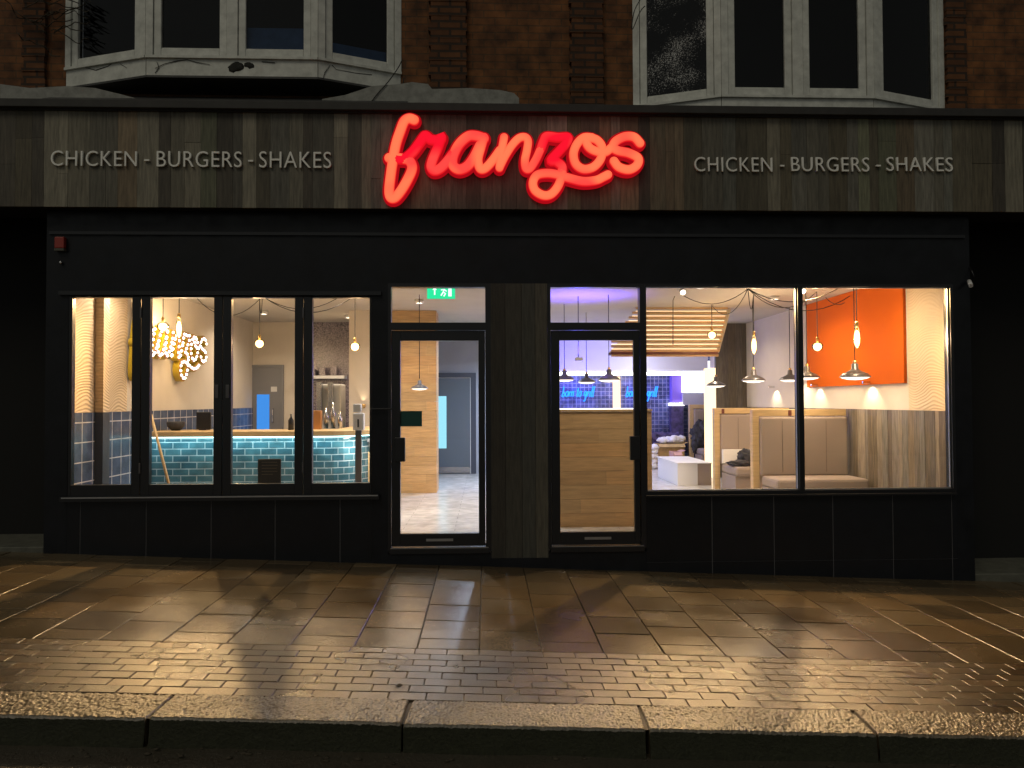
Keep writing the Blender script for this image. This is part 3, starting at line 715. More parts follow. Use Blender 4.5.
# blade-thin lit strip seen under the fascia right side
# ------------------------------------------------------------------ signs
LET = {
 'f': [[(414,119.5),(409,118),(404,121),(400,131),(396,143),(393,158),(390.5,175),(389,190),(390.5,197),(395,197),(401,190),(407,180),(411.5,170),(411.5,164),(408,159.5),(401,158),(395,157.5),(389,157.5)]],
 'r': [[(396,158),(404,158),(412,152),(419,143),(424,136),(426,135.5),(431,139),(440,139.5),(441,136),(438,146),(433,158),(431,166),(434,170),(440,168),(447,161),(453,153)]],
 'a': [[(484,138),(476,135.5),(468,136),(459,144),(453,156),(453,165),(459,169),(467,166),(474,157),(480,145)],[(484,137),(481,147),(478,159),(480,168),(485,168),(492,161),(500,150)]],
 'n': [[(504,137),(503,143),(501,154),(499.5,167.5)],[(500,166),(505,156),(512,145),(519,138),(525,137),(528,141),(527,150),(525,160),(526,168),(530,168),(536,159),(541,148)]],
 'z': [[(541,148),(544,140),(547,136),(558,137),(568,137),(566,143),(559,151),(551,160),(556,161),(562,166),(562,172)],[(562,170),(562,175),(558,186),(551,194),(543,195),(535,190),(533,182),(537,175),(546,173),(556,174),(568,177.5),(583,181),(596,180),(603,177),(608,174.5)]],
 'o': [[(592,137.5),(584,137.5),(577,144),(573.5,154),(576,164),(584,169),(594,166.5),(601,158),(602,147),(597,140),(590,138),(586,140),(589,147),(596,151),(605,152),(612,147)]],
 's': [[(640,143),(634,137),(625,136.5),(616,141),(613,147),(618,150.5),(629,153),(638,158),(637,165),(629,169.5),(619,167),(614,161)]],
}
RAD = {'f':[5.2],'r':[5.0],'a':[5.2,4.7],'n':[4.3,4.3],'z':[4.6,4.6],'o':[4.6],'s':[4.7]}
def ribbon(b, path, rw, y_back, y_front, to3, dome=True, n=7):
    """rounded-front stroke: path is a list of 2D points (sign plane), to3 maps (u, v, depth) to a point"""
    N = len(path); rings = []; grade = {}
    for i, p in enumerate(path):
        d = (path[min(i+1,N-1)]-path[max(i-1,0)]).normalized(); nrm = Vector((-d.y, d.x))
        e = 1
        ring = []
        prof = [(-1, 0.0), (-1, .5), (-.8,.85), (-.4,1.0), (0,1.04), (.4,1.0), (.8,.85), (1,.5), (1,0.0)] if dome else [(-1,0),(-1,1),(1,1),(1,0)]
        for s_, h in prof:
            q = p + nrm*s_*rw; vv = b.bm.verts.new(to3(q.x, q.y, y_back+(y_front-y_back)*h)); ring.append(vv); grade[vv] = .0 if abs(s_) == 1 else (.8 if abs(s_) == .8 else 1)
        rings.append(ring)
    fs = []
    for i in range(N-1):
        for k in range(len(rings[0])-1):
            f = b.bm.faces.new([rings[i][k], rings[i+1][k], rings[i+1][k+1], rings[i][k+1]]); f.smooth = dome; fs.append(f)
    for i in (0, N-1):   # round caps: half disc
        c = path[i]; d = (path[1]-path[0] if i == 0 else path[-1]-path[-2]).normalized(); sg = -1 if i == 0 else 1
        nrm = Vector((-d.y, d.x)); K = 8
        outer = []
        for k in range(K+1):
            a = math.pi*k/K; q = c + nrm*math.cos(a)*rw*-1 + d*sg*math.sin(a)*rw
            outer.append(q)
        ctr = b.bm.verts.new(to3(c.x, c.y, y_back+(y_front-y_back)*1.04))
        mid = [b.bm.verts.new(to3(*(c+(q-c)*.8), y_back+(y_front-y_back)*(.85 if dome else 1))) for q in outer]
        fr = [b.bm.verts.new(to3(q.x,q.y,y_back+(y_front-y_back)*(.5 if dome else 1))) for q in outer]; bk = [b.bm.verts.new(to3(q.x,q.y,y_back)) for q in outer]
        for vv in fr+bk: grade[vv] = 0.
        for vv in mid: grade[vv] = .8
        for k in range(K):
            for quad in ([ctr,mid[k],mid[k+1]],[mid[k],fr[k],fr[k+1],mid[k+1]],[fr[k],bk[k],bk[k+1],fr[k+1]]):
                f = b.bm.faces.new(quad); f.smooth = dome; fs.append(f)
    for f in fs:
        for l in f.loops:
            k = grade.get(l.vert, 1.0) if dome else 1.0; l[b.cl] = (k,k,k,1)
    return b
def sign3(u, v, dep):
    p = at(u, v, -.235); return (p.x, -.16-dep, p.z)
S = thing('neon_sign', at(513,160,-.16), 'glowing red script sign reading franzos mounted on the timber fascia', 'sign')
for i, (ch, strokes) in enumerate(LET.items()):
    b = MB(); rim = MB(); b2 = None
    for j, (st, rw) in enumerate(zip(strokes, RAD[ch])):
        pa = spline(st, 7)
        if ch == 'z' and j == 1: b2 = MB()
        ribbon(b2 or b, pa, rw, .035+.0015*i, .085+.0015*i, sign3)
        ribbon(rim, pa, rw+1.9, -.0, .032+.0015*i, sign3, dome=False)
    lt = b.build('letter_'+ch, 'neon_red' if ch in 'rz' else 'neon_coral', S)
    rim.build('letter_rim', 'red_halo_rim', lt)
    if b2: b2.build('letter_tail', 'neon_coral', lt)
sg = lamp('sign_glow', sign3(513,160,.22), 1.5, (1,.05,.06), S, 'AREA', .4, (0,1,0))
sg.data.shape = 'RECTANGLE'; sg.data.size = 2.4; sg.data.size_y = .5
def text_mesh(body, shear=0, extrude=.006, bevel=0, spacing=1.0, offset=0):
    cu = bpy.data.curves.new('t', 'FONT'); cu.body = body; cu.size = 1; cu.extrude = extrude; cu.bevel_depth = bevel; cu.shear = shear
    cu.space_character = spacing; cu.offset = offset; cu.resolution_u = 4
    o = bpy.data.objects.new('t', cu); C.objects.link(o); bpy.context.view_layer.update()
    me = bpy.data.meshes.new_from_object(o.evaluated_get(bpy.context.evaluated_depsgraph_get()))
    bpy.data.objects.remove(o); return me
def place_text(body, x0, x1, z0, z1, y, m, parent, name, thick=.02, basis='front', **kw):
    me = text_mesh(body, **kw); xs = [v.co.x for v in me.vertices]; ys = [v.co.y for v in me.vertices]; zs = [v.co.z for v in me.vertices]
    ax, bx_, ay, by = min(xs), max(xs), min(ys), max(ys); az, bz = min(zs), max(zs)
    q = parent
    L = q.location
    for v in me.vertices:
        u = (v.co.x-ax)/(bx_-ax); h = (v.co.y-ay)/(by-ay); t = (v.co.z-az)/(bz-az)
        v.co = Vector((x0+(x1-x0)*u, y-thick*t, z0+(z1-z0)*h))-L
    me.materials.clear(); me.materials.append(M[m]); o = bpy.data.objects.new(name, me); C.objects.link(o); o.parent = parent; return o
for (spans, y0, y1, lab) in (
    ([('CHICKEN',50.5,136.5),('-',144,149),('BURGERS',156.5,241.5),('-',248,253),('SHAKES',259,331)], (150.5,165.5,151.5,168), None, 'silver lettering reading CHICKEN - BURGERS - SHAKES left of the red script sign'),
    ([('CHICKEN',694.5,772.5),('-',780.5,784.5),('BURGERS',791.5,869.5),('-',876.5,881),('SHAKES',887,953)], (157,171.5,157,171), None, 'silver lettering reading CHICKEN - BURGERS - SHAKES right of the red script sign')):
    xa, xb = spans[0][1], spans[-1][2]
    root = thing('fascia_lettering', at((xa+xb)/2, 160, -.16), lab, 'sign')
    for wd, a, c in spans:
        u = ((a+c)/2-xa)/(xb-xa); t = y0[0]+(y0[2]-y0[0])*u; bb = y0[1]+(y0[3]-y0[1])*u
        if wd == '-': t, bb = (t+bb)/2+.6, (t+bb)/2+2.2
        place_text(wd, X(a,-.18,160), X(c,-.18,160), at((a+c)/2,bb,-.18).z, at((a+c)/2,t,-.18).z, -.158, 'silver_letter', root, 'word' if wd != '-' else 'dash', spacing=1.06, offset=-.006)

# ------------------------------------------------------------------ interior shell
YB = 5.9
b = MB(); b.box(bx0+.05, 4.8, .16, 11.5, FL-.05, FL); struct(b.build('indoor_floor', 'wood_floor'))
b = MB(); b.box(bx0, bx1-.001, .161, 11.5, CE, CE+.1); b.build('indoor_ceiling', 'ceiling_paint', bld)
xLw = -4.06
b = MB(); b.box(-4.139, xLw, .102, 1.35, 1.5, CE-.001); b.build('papered_wall', 'wave_wallpaper', bld)
b = MB(); b.box(-4.139, xLw-.001, 1.351, YB, 1.5, CE-.001); b.build('painted_wall', 'cream_wall', bld)
b = MB(); b.box(-4.139, xLw+.012, .102, YB, FL, 1.499); b.build('tiled_dado', 'blue_tile', bld)
yp_ = .3
while X(94.5, yp_, 400) > xLw+.005: yp_ += .01
b = MB(); b.box(xLw+.001, xLw+.09, yp_, yp_+.12, 1.5, CE-.002); b.build('wall_pier', 'wave_wallpaper', bld)
b = MB(); b.box(xLw+.001, xLw+.095, yp_-.01, yp_+.13, FL, 1.499); b.build('wall_pier_base', 'navy_door', bld)
b = MB(); b.box(xLw, X(303,YB), YB, YB+.1, FL, CE-.001); b.build('back_wall', 'cream_wall', bld)
b = MB(); b.box(X(303,YB)+.001, -.9, YB, YB+.1, FL, CE-.001); b.build('sparkle_wall', 'glitter', bld)
# grey service door
dr = MB(); x0, x1 = X(229,YB), X(284,YB); zt = Z(365,YB,255)
dr.box(x0-.02, x0+.05, YB-.05, YB-.001, FL, zt); dr.box(x1-.05, x1, YB-.05, YB-.001, FL, zt); dr.box(x0+.05, x1-.05, YB-.05, YB-.001, zt-.05, zt)
dr = dr.build('service_door', 'grey_door', bld, label='grey flush service door with narrow blue-lit window')
MB().box(x0+.052, x1-.052, YB-.035, YB-.002, FL, zt-.052).build('door_leaf', 'grey_door', dr)
MB().box(X(257.5,YB), X(270,YB), YB-.038, YB-.0355, Z(455,YB,255), Z(394.5,YB,255)).build('vision_panel', 'blue_screen', dr)
MB().box(X(271.5,YB), X(277.5,YB), YB-.038, YB-.0355, Z(391,YB), Z(386,YB)).build('door_notice', 'plastic_white', dr)
MB().tube([(X(274,YB),YB-.04,Z(421,YB)),(X(274,YB),YB-.09,Z(420,YB)),(X(274,YB),YB-.09,Z(409,YB)),(X(274,YB),YB-.04,Z(408,YB))],.012,8).build('handle', 'chrome', dr)
# partition block with oak cladding
YP = 4.2
px0, px1 = X(349,YP), X(436.5,YP)
b = MB(); b.box(px0, X(385,YP), YP, YP+1.4, FL, CE-.001); b.build('partition_wall', 'cream_wall', bld)
def hplanks(b, x0, x1, y0, y1, z0, z1, h=.14, lo=.9, hi=1.08):
    z = z0
    while z < z1-.01:
        zz = min(z+h, z1); x = x0-random.uniform(0,1.2)
        while x < x1:
            xe = min(x+random.uniform(.9,1.6), x1); xs_ = max(x, x0)
            if xe-xs_ > .01: b.box(xs_+.0005, xe-.0005, y0, y1, z+.001, zz-.001, rnd_tone(lo,hi,.05))
            x = xe if xe < x1 else x1+1
        z = zz
b = MB(); hplanks(b, X(385,YP)+.001, px1, YP, YP+.5, FL, CE-.002); b.build('oak_wall', 'oak', bld)
YG = 7.2
b = MB(); b.box(-.95, 1.05, YG, YG+.1, FL, CE-.001); b.build('passage_wall', 'grey_wall', bld)
b = MB(); b.box(.95, 1.05, YG-.6, YG-.001, FL, CE-.001); b.build('passage_return', 'white_wall', bld)
nv = MB(); a0, a1 = X(437,YG), X(476,YG); zt = Z(373,YG,460)
nv.box(a1-.1, a1, YG-.06, YG-.001, FL, zt); nv.box(a0, a1-.1, YG-.06, YG-.001, zt-.09, zt)
nv = nv.build('inner_door', 'navy_door', bld, label='slate blue inner door with bright window strip')
MB().box(a0, a1-.102, YG-.03, YG-.001, FL+.03, zt-.092).build('door_leaf', 'slate_door', nv)
MB().box(a0-.3, X(446.5,YG), YG-.036, YG-.031, Z(448,YG), Z(396,YG)).build('vision_panel', 'cyan_screen', nv)
MB().box(a0, a1-.1, YG-.045, YG-.04, zt-.1, zt-.08).build('steel_edge', 'plastic_white', nv)
MB().box(a1-.115, a1-.1, YG-.045, YG-.04, FL, zt-.1).build('steel_edge', 'plastic_white', nv)
MB().box(a0, a1-.12, YG-.045, YG-.04, FL+.02, FL+.13).build('kick_plate', 'steel', nv)
# right side wall
xRw = 4.76
b = MB(); b.box(xRw, xRw+.06, .17, .95, 1.48, CE-.001); b.build('papered_wall', 'wave_wallpaper', bld)
b = MB(); b.box(xRw+.001, xRw+.15, .951, 8.3, 1.48, CE-.001); b.build('side_wall', 'cream_wall', bld)
d0, d1 = .98, 3.5
b = MB(); b.box(xRw-.035, xRw-.001, d0, d1, 1.785, CE-.003); b.build('orange_panel', 'orange_paint', bld)
b = MB(); y = .17
while y < 8.3:
    w_ = random.choice([.07,.09,.1,.12,.14]); t = random.choice(WOODS); b.box(xRw-.02+random.uniform(0,.004), xRw+.1, y+.001, y+w_-.001, FL, 1.479, t); y += w_
b.build('wall_cladding', 'reclaimed_wood', bld)
# planked pier at the back of the seating
YQ = 6.1
b = MB(); x = X(716,YQ)
while x < 5.0:
    w_ = random.choice([.09,.12,.14]); t = random.choice(WOODS[:6]); t = [c*.75 for c in t]; b.box(x+.001, x+w_-.001, YQ, YQ+.08, FL, CE-.002, t); x += w_
b.build('planked_pier', 'reclaimed_wood', bld)
b = MB(); b.box(X(709,YQ), X(716,YQ)-.001, YQ+.0, YQ+.3, FL, Z(368,YQ,712)); b.build('lit_pier_edge', 'led_warm', bld)
# rear kitchen
YK = 8.8
b = MB(); b.box(1.051, 5.2, YK, YK+.1, FL, CE-.001); b.build('kitchen_wall', 'kitchen_tile', bld)
b = MB(); b.box(X(672,YK-.2), X(683,YK-.2), YK-.2, YK-.001, Z(402,YK,680), Z(372,YK,680)); b.build('blue_panel', 'purple_panel', bld)
b = MB(); b.box(X(671,YK-.2), X(683,YK-.2), YK-.22, YK-.001, FL, Z(406,YK,680)); b.build('dark_cupboard', 'purple_cloth', bld)
b = MB(); b.box(X(671,YK-.22), X(684,YK-.22), YK-.25, YK-.002, Z(405.5,YK,680), Z(403,YK,680)); b.build('lit_shelf', 'led_white', bld)
b = MB(); b.box(X(683,YK-.3), X(712,YK-.3), YK-.3, YK-.002, Z(405,YK-.3,700), Z(393,YK-.3,700)); b.build('blue_washed_wall', 'gull_tile', bld)
b = MB(); b.box(X(683,YK-.3), X(713,YK-.3), YK-.31, YK-.002, Z(392.5,YK-.3,700), Z(361,YK-.3,700)); b.build('white_wall_glow', 'white_glow', bld)  # stands for a brightly lit white wall, its light given as emission
b = MB(); b.box(1.06, 4.72, YK-.5, YK-.01, Z(371,YK-.5,600), CE-.002); b.build('kitchen_bulkhead', 'white_wall', bld)
b = MB(); b.box(1.1, X(683,YK-.52), YK-.52, YK-.5, Z(375.5,YK-.5,600), Z(372,YK-.5,600)); b.build('led_strip', 'led_white', bld)
b = MB(); b.box(X(617,YK-.52), X(624,YK-.52), YK-.1, YK-.02, Z(410,YK-.5,600), Z(376,YK-.5,600)); b.build('led_strip', 'led_warm', bld)
b = MB(); b.box(1.1, X(634,YK-.7), YK-.8, YK-.55, FL, Z(411,YK-.7,600)); b.build('kitchen_counter', 'white_wall', bld)
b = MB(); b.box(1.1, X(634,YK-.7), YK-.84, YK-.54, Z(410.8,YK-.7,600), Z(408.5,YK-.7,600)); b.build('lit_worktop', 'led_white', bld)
# neon mottoes, handwritten strokes (unit: x-height 1)
HW = {
 'b': ([[(0,1.9),(.1,1),(0,.1),(.35,0),(.6,.35),(.45,.75),(.1,.55)]],.8), 'o': ([[(.35,.95),(.05,.7),(.05,.2),(.35,0),(.6,.3),(.55,.8),(.35,.95),(.7,.85)]],.8),
 'r': ([[(.05,.9),(.1,0),(.15,.6),(.5,.95)]],.6), 'n': ([[(.05,.95),(.05,0),(.15,.7),(.45,.95),(.55,.6),(.55,0)]],.8), ' ': ([],.5),
 't': ([[(.25,1.6),(.2,.2),(.45,0)],[(0,1.05),(.5,1.1)]],.6), 'g': ([[(.55,.9),(.15,.85),(.05,.3),(.4,.15),(.6,.9),(.5,-.7),(.1,-.8)]],.8),
 'i': ([[(.1,.9),(.1,.1),(.25,0)]],.38), 'l': ([[(.15,1.9),(.1,.2),(.3,0)]],.42)}
def motto(b, xa, xb, zb, xh, y):
    W_ = sum(HW[c][1] for c in 'born to grill'); u = 0
    for c in 'born to grill':
        for st in HW[c][0]:
            q = [((v[0]+u+.25*v[1])/W_*(xb-xa)+xa, y, zb+v[1]*xh) for v in spline(st, 4)]; b.tube(q, .013, 5)
        u += HW[c][1]
for i,(a, c, lab) in enumerate(((562,594,'blue neon script on the kitchen wall seen through the right glass door'),(626,657,'blue neon script on the kitchen wall beside the shop window edge'))):
    root = thing('neon_motto', at((a+c)/2,392,YK-.05), lab, 'neon sign')
    b = MB(); motto(b, X(a,YK-.05), X(c,YK-.05), Z(396.5,YK-.05,a), .115, YK-.05); b.build('lettering', 'neon_blue', root)
    lamp('motto_glow', (X((a+c)/2,YK-.3),YK-.25,Z(392,YK)), 5, (.03,.12,1), root, size=.1)
# slatted bulkhead
YS = 3.8
sl0, sl1 = X(613,YS), X(731,YS)
root = MB(); zs = [Z(298+i*4.7,YS,690) for i in range(13)]
def lean(z): return YS + (CE-z)*.22
for i, z in enumerate(zs):
    xr = X(731-i*1.0, lean(z))
    sl = X(644-min(1,i/9)*32, lean(z)); root.box(sl, xr, lean(z), lean(z)+.05, z-.022, z+.012, rnd_tone(.7,1.1,.08))
bulk = thing('slatted_bulkhead', (sl0+1,YS,CE), 'leaning screen of horizontal timber slats hung from the ceiling with light behind', 'ceiling feature')
root.build('slats', 'oak', bulk)
b = MB(); b.face([(X(646,lean(CE)+.2),lean(CE)+.2,CE-.01),(sl1+.03,lean(CE)+.2,CE-.01),(sl1-.1,lean(2.3)+.2,2.33),(sl0,lean(2.3)+.2,2.33)]); b.face([(sl1+.02,lean(CE),CE-.01),(sl1+.02,lean(CE)+.2,CE-.01),(sl1-.12,lean(2.3)+.2,2.33),(sl1-.12,lean(2.3),2.33)]); b.build('backing_board', 'cream_wall', bulk)
b = MB()
for k in range(0, len(zs)-1): 
    z = (zs[k]+zs[k+1])/2; b.box(X(646-min(1,k/9)*32,lean(z)), X(729-k,lean(z)+.19), lean(z)+.185, lean(z)+.19, z-.005, z+.005)
b.build('light_strip', 'led_warm', bulk)
b = MB(); b.box(sl0, sl1-.15, lean(2.34)-.02, lean(2.34)+.25, 2.3, 2.335); b.build('bottom_board', 'leather_tab', bulk)

# oak screen behind the right door
YO = 1.0
b = MB(); hplanks(b, X(545,YO), X(651.5,YO), YO, YO+.12, FL, Z(411.5,YO,600), .155)
o = b.build('oak_screen', 'oak', origin=(1.4,YO,FL)); tag(o, 'chest-high oak plank screen standing just behind the right glass door', 'screen')
b = MB(); b.box(X(545,YO), X(652,YO), YO-.01, YO+.13, Z(411.4,YO,600), Z(409.3,YO,600)); b.build('capping', 'oak_light', o)

# ------------------------------------------------------------------ counter
ct = thing('service_counter', (-2.9,2.0,FL), 'curved service counter with teal brick tiles, oak top and glowing strip beneath', 'counter')
YC = 1.85; zc = Z(436.5,YC,220); zc1 = zc+.062
xc1 = X(325,YC)
front = [(xLw+.02, YC), (xc1, YC)]
ctr = (xc1, YC+.75)
for k in range(1, 9):
    a = -math.pi/2 + k*math.pi/2/8; front.append((ctr[0]+.55*math.cos(a), ctr[1]+.75*math.sin(a)))
front.append((xc1+.55, YC+1.5))
back = [(xc1+.05, YC+1.5), (xc1+.02,YC+.6), (xLw+.02,YC+.6)]
b = MB(); b.prism(front+back, FL, zc-.001); b.build('tiled_front', 'teal_tile', ct)
def off(pl, o):
    out = []
    for i,(x,y) in enumerate(pl):
        if x < ctr[0]: out.append((x,y-o))
        else:
            v = Vector((x-ctr[0], y-ctr[1])); v.normalize(); v = Vector((x,y))+Vector((v.x*o, v.y*o)); out.append((v.x,v.y))
    return out
b = MB(); b.prism(off(front,.09)+back, zc, zc1); b.build('counter_top', 'oak_light', ct, bevel=.006)
st = off(front, .05); st2 = off(front, .03)
b = MB(); b.prism(st+st2[::-1], zc-.014, zc-.002); b.build('under_glow_strip', 'led_cyan', ct)
cg = lamp('counter_glow', (-2.9, YC-.1, zc-.03), 7, (.55,.92,1.0), ct, 'AREA', .1, (0,.35,-1))
lamp('counter_end_glow', (xc1+.42, YC-.02, zc-.04), 5, (1,.97,.88), ct, 'AREA', .15, (0,.2,-1)); cg.data.shape='RECTANGLE'; cg.data.size = 2.6; cg.data.size_y = .04
# things on and around the counter
def screen_thing(px, py0, py1, wpx, Y0, lab, cat, name, tilt=.25):
    x = X(px, Y0); z0, z1 = Z(py1,Y0,px), Z(py0,Y0,px); wd = wpx*(Y0+7.2)/740/2
    r = thing(name, (x,Y0,zc1), lab, cat)
    b = MB(); b.box(x-wd, x+wd, Y0, Y0+.03, z0+.02, z1, ch=.006); b.build('screen', 'black_frame', r)
    b = MB(); b.box(x-wd*.5, x+wd*.5, Y0-.03, Y0+.1, zc1+.001, zc1+.015); b.box(x-.02, x+.02, Y0+.03, Y0+.05, zc1+.015, z0+.06); b.build('stand', 'black_frame', r)
screen_thing(203.5,412,431,14,YC+.4,'dark till screen on the counter near the tiled wall','till','till_screen')
p = at(176,425,YC+.35); b = MB(); b.lathe([(0,0),(.05,0),(.1,.05),(.11,.1),(.1,.11),(.06,.1),(0,.09)],(p.x,p.y,zc1+.001),18)
tag(b.build('bowl','coat_dark',origin=(p.x,p.y,zc1)), 'dark round bowl on the counter top left of the till', 'bowl')
p = at(291,425,YC+.3); b = MB(); b.lathe([(0,0),(.035,0),(.035,.12),(.012,.16),(.012,.2),(0,.2)],(p.x,p.y,zc1+.001),14)
tag(b.build('bottle','black_frame',origin=(p.x,p.y,zc1)), 'dark bottle on the counter right of the service door', 'bottle')
# broom pole
p0 = at(149.5,409,.9); p1 = at(171,492,.7)
br = thing('broom', (p1.x,p1.y,p1.z), 'pale wooden broom handle leaning by the tiled wall before the counter', 'broom')
dv = (p1-p0).normalized(); pe = p0+dv*((p0.z-FL-.06)/-dv.z)
MB().tube([p0, pe], .014, 10).build('handle', 'oak_light', br)
MB().box(pe.x-.15, pe.x+.15, pe.y-.03, pe.y+.03, FL+.001, FL+.08).build('brush_head', 'black_frame', br)
# small chalkboard standing on the inner sill
p = at(269.5,471,.25); r = thing('chalkboard', (p.x,.25,.5), 'small black chalkboard standing behind the third folding pane', 'chalkboard')
ins = MB(); ins.box(X(68,0)+.01, X(372,0)-.01, .161, .45, .5, zr1+.03); ins.build('inner_sill', 'oak_light', bld)
z0, z1 = zr1+.031, Z(459,.25,270)
MB().box(X(258,.25), X(281,.25), .25, .27, z0, z1, ch=.004).build('board', 'chalkboard', r)
b = MB()
for k in range(5):
    zz = z1-.03-.03*k; b.box(X(262,.25), X(266+random.uniform(5,12),.25), .248, .2495, zz-.004, zz)
b.build('chalk_marks', 'chalk', r)
MB().box(X(262,.25), X(277,.25), .271, .34, z0, z0+.015).build('foot', 'black_frame', r)
# hot cabinet and machines behind the curved end
YM = 4.6
mm = thing('drinks_machine', (X(330,YM),YM,FL), 'pale drinks machine with clear hoppers against the sparkling wall', 'machine')
zmt = Z(384,YM,320)
MB().box(X(318,YM), X(341,YM), YM, YM+.4, Z(432,YM,320), zmt, ch=.02).build('casing', 'plastic_white', mm)
for a in (321, 332): MB().box(X(a,YM)-.04, X(a,YM)+.04, YM-.15, YM-.02, Z(420,YM), Z(382,YM), ch=.01).build('hopper', 'steel', mm)
MB().box(X(312,YM)-.2, X(345,YM), YM, YM+.5, FL, Z(432,YM,320)-.002).build('base_cabinet', 'grey_door', mm)
MB().box(X(343,YM-.3), X(345,YM-.3), YM-.3, YM-.28, FL, Z(415,YM)).build('side_post', 'chrome', mm)
r = thing('wall_shelf', (X(330,YB),YB-.2,Z(378,YB)), 'white shelf fixed to the dark sparkling wall', 'shelf')
MB().box(X(300,YB), X(347,YB), YB-.25, YB-.002, Z(379,YB,330), Z(376,YB,330)).build('board', 'plastic_white', r)
for a in (315,325,336): MB().box(X(a,YB)-.06, X(a,YB)+.05, YB-.22, YB-.08, Z(375.9,YB,330), Z(random.uniform(362,370),YB,330), ch=.01).build('tub', 'glitter', r)
p = at(316,430,YC+.5); tag(MB().box(p.x-.07,p.x+.06,p.y,p.y+.1,zc1+.001,zc1+.24,ch=.004).build('menu_holder','copper',origin=(p.x,p.y,zc1)), 'copper coloured holder standing on the counter before the machine', 'holder')
for a, h in ((326,.28),(333,.34),(340,.22)):
    p = at(a,430,YC+.75); q=MB(); q.lathe([(0,0),(.03,0),(.032,h*.6),(.012,h*.75),(.012,h),(0,h)],(p.x,p.y,zc1+.001),12)
    tag(q.build('syrup_bottle','steel',origin=(p.x,p.y,zc1)), {326:'left of three pale bottles on the curved counter end',333:'tallest middle one of three pale bottles on the curved counter end',340:'shortest right one of three pale bottles on the curved counter end'}[a], 'bottle', 'bottles on the curved counter end')
YD = 1.5
r = thing('sanitiser_stand', (X(358,YD),YD,FL), 'white hand sanitiser dispenser on a dark post by the fourth folding pane', 'dispenser')
MB().box(X(357,YD)-.02, X(357,YD)+.05, YD, YD+.03, FL, Z(418,YD,357)).build('post', 'shade_grey', r)
MB().box(X(354,YD), X(365,YD), YD-.09, YD-.001, Z(430,YD,357), Z(413,YD,357), ch=.012).build('dispenser', 'plastic_white', r)
MB().box(X(354,YD), X(362,YD), YD-.07, YD-.001, Z(412,YD,357), Z(404,YD,357), ch=.01).build('refill', 'plastic_white', r)
MB().box(X(359.5,YD)-.008, X(359.5,YD)+.008, YD-.096, YD-.091, Z(427,YD,357), Z(419,YD,357)).build('lever', 'black_frame', r)
MB().box(X(357,YD)-.15, X(357,YD)+.18, YD-.15, YD+.15, FL, FL+.02).build('base_plate', 'shade_grey', r)
YR = 2.2
r = thing('queue_barrier', (X(362,YR),YR,FL), 'low oak barrier with dark rail seen at the right of the fourth pane', 'barrier')
MB().box(X(356,YR), X(392,YR), YR, YR+.05, FL+.01, Z(452,YR,362)).build('panel', 'oak', r)
MB().box(X(352,YR), X(394,YR), YR-.02, YR+.06, Z(442,YR,362), Z(438.5,YR,362)).build('rail', 'shade_grey', r)
MB().box(X(353,YR), X(355.5,YR), YR, YR+.04, FL, Z(442.2,YR,362)).build('rail_post', 'shade_grey', r)
# wall light on the partition
p = at(363.5,408,YP); r = thing('wall_light', p, 'small uplighter casting a cone of light on the cream partition', 'wall light')
MB().lathe([(.0,0),(.035,0),(.05,.06),(.045,.06),(.03,.01),(0,.01)],(p.x,YP-.07,p.z),14).build('shade','brass',r)
lamp('wall_light_lamp', (p.x,YP-.05,p.z+.05), 1.6, (1,.75,.45), r, 'SPOT', .01, (0,.22,1), spot_size=R(50), spot_blend=.4)

# marquee franzos sign on the left wall
MK = thing('marquee_sign', (xLw+.1, 2.5, 2.3), 'yellow edged franzos script sign lit by small white bulbs on the left wall', 'sign')
def mk3(u, v, dep):
    yy = 1.33 + (u-385)/260*2.15; zz = 2.33 - (v-153)*.0098
    return (xLw+.02+dep, yy, zz)
nb = 0
for i, (ch, strokes) in enumerate(LET.items()):
    ret = MB(); fc = MB(); bl = []
    for st, rw in zip(strokes, RAD[ch]):
        pa = spline(st, 5)
        ribbon(ret, pa, rw*.8+.6, 0, .075+.001*i, mk3, dome=False)
        ribbon(fc, pa, rw*.72, .075, .081+.001*i, mk3, dome=False)
        dist = 0; last = None
        for q in pa:
            if last is None or (q-last).length > 6.2: bl.append(q); last = q
    lt = ret.build('letter_'+ch, 'yellow_return', MK); fc.build('letter_face', 'orange_face', lt)
    for q in bl:
        nb += 1; MB().ball(mk3(q.x,q.y,.09), .019, 1).build('bulb', 'marquee_bulb', lt)
lamp('marquee_light', (xLw+.4, 2.4, 2.3), 7, (1,.72,.4), MK, size=.2)

# ------------------------------------------------------------------ booths
def booth(xa, xb, Y0, zt, lab, deep=.55):
    r = thing('booth_seat', ((xa+xb)/2, Y0-.3, FL), lab, 'booth seat', 'upholstered booth seats along the side wall')
    fr = MB(); t = .085; fz = FL
    fr.box(xa, xa+t, Y0-.03, Y0+.07, fz, zt-t-.001, (1,1,1), .004); fr.box(xa, xb, Y0-.03, Y0+.07, zt-t, zt, (1,1,1), .004)
    fr.build('frame', 'oak_light', r)
    b = MB(); b.box(xa+t+.002, xb, Y0-.07, Y0+.04, FL+.42, zt-t-.012, (1,1,1), .025); bc = b.build('back_cushion', 'fabric_taupe', r)
    b = MB(); n = 4
    for k in range(1, n):
        xx = xa+t+(xb-xa-t)*k/n; b.box(xx-.003, xx+.003, Y0-.0725, Y0-.0705, FL+.47, zt-t-.06)
    b.build('seam', 'fabric_seam', bc)
    b = MB(); b.box(xa+t+.002, xb, Y0-deep, Y0-.071, FL+.3, FL+.43, (1,1,1), .035); b.build('seat_cushion', 'fabric_taupe', r)
    b = MB(); b.box(xa+t+.01, xb, Y0-deep+.06, Y0-.075, FL, FL+.299); b.build('base', 'fabric_taupe', r)
    return r
ztb = Z(409.3,2.3,800)
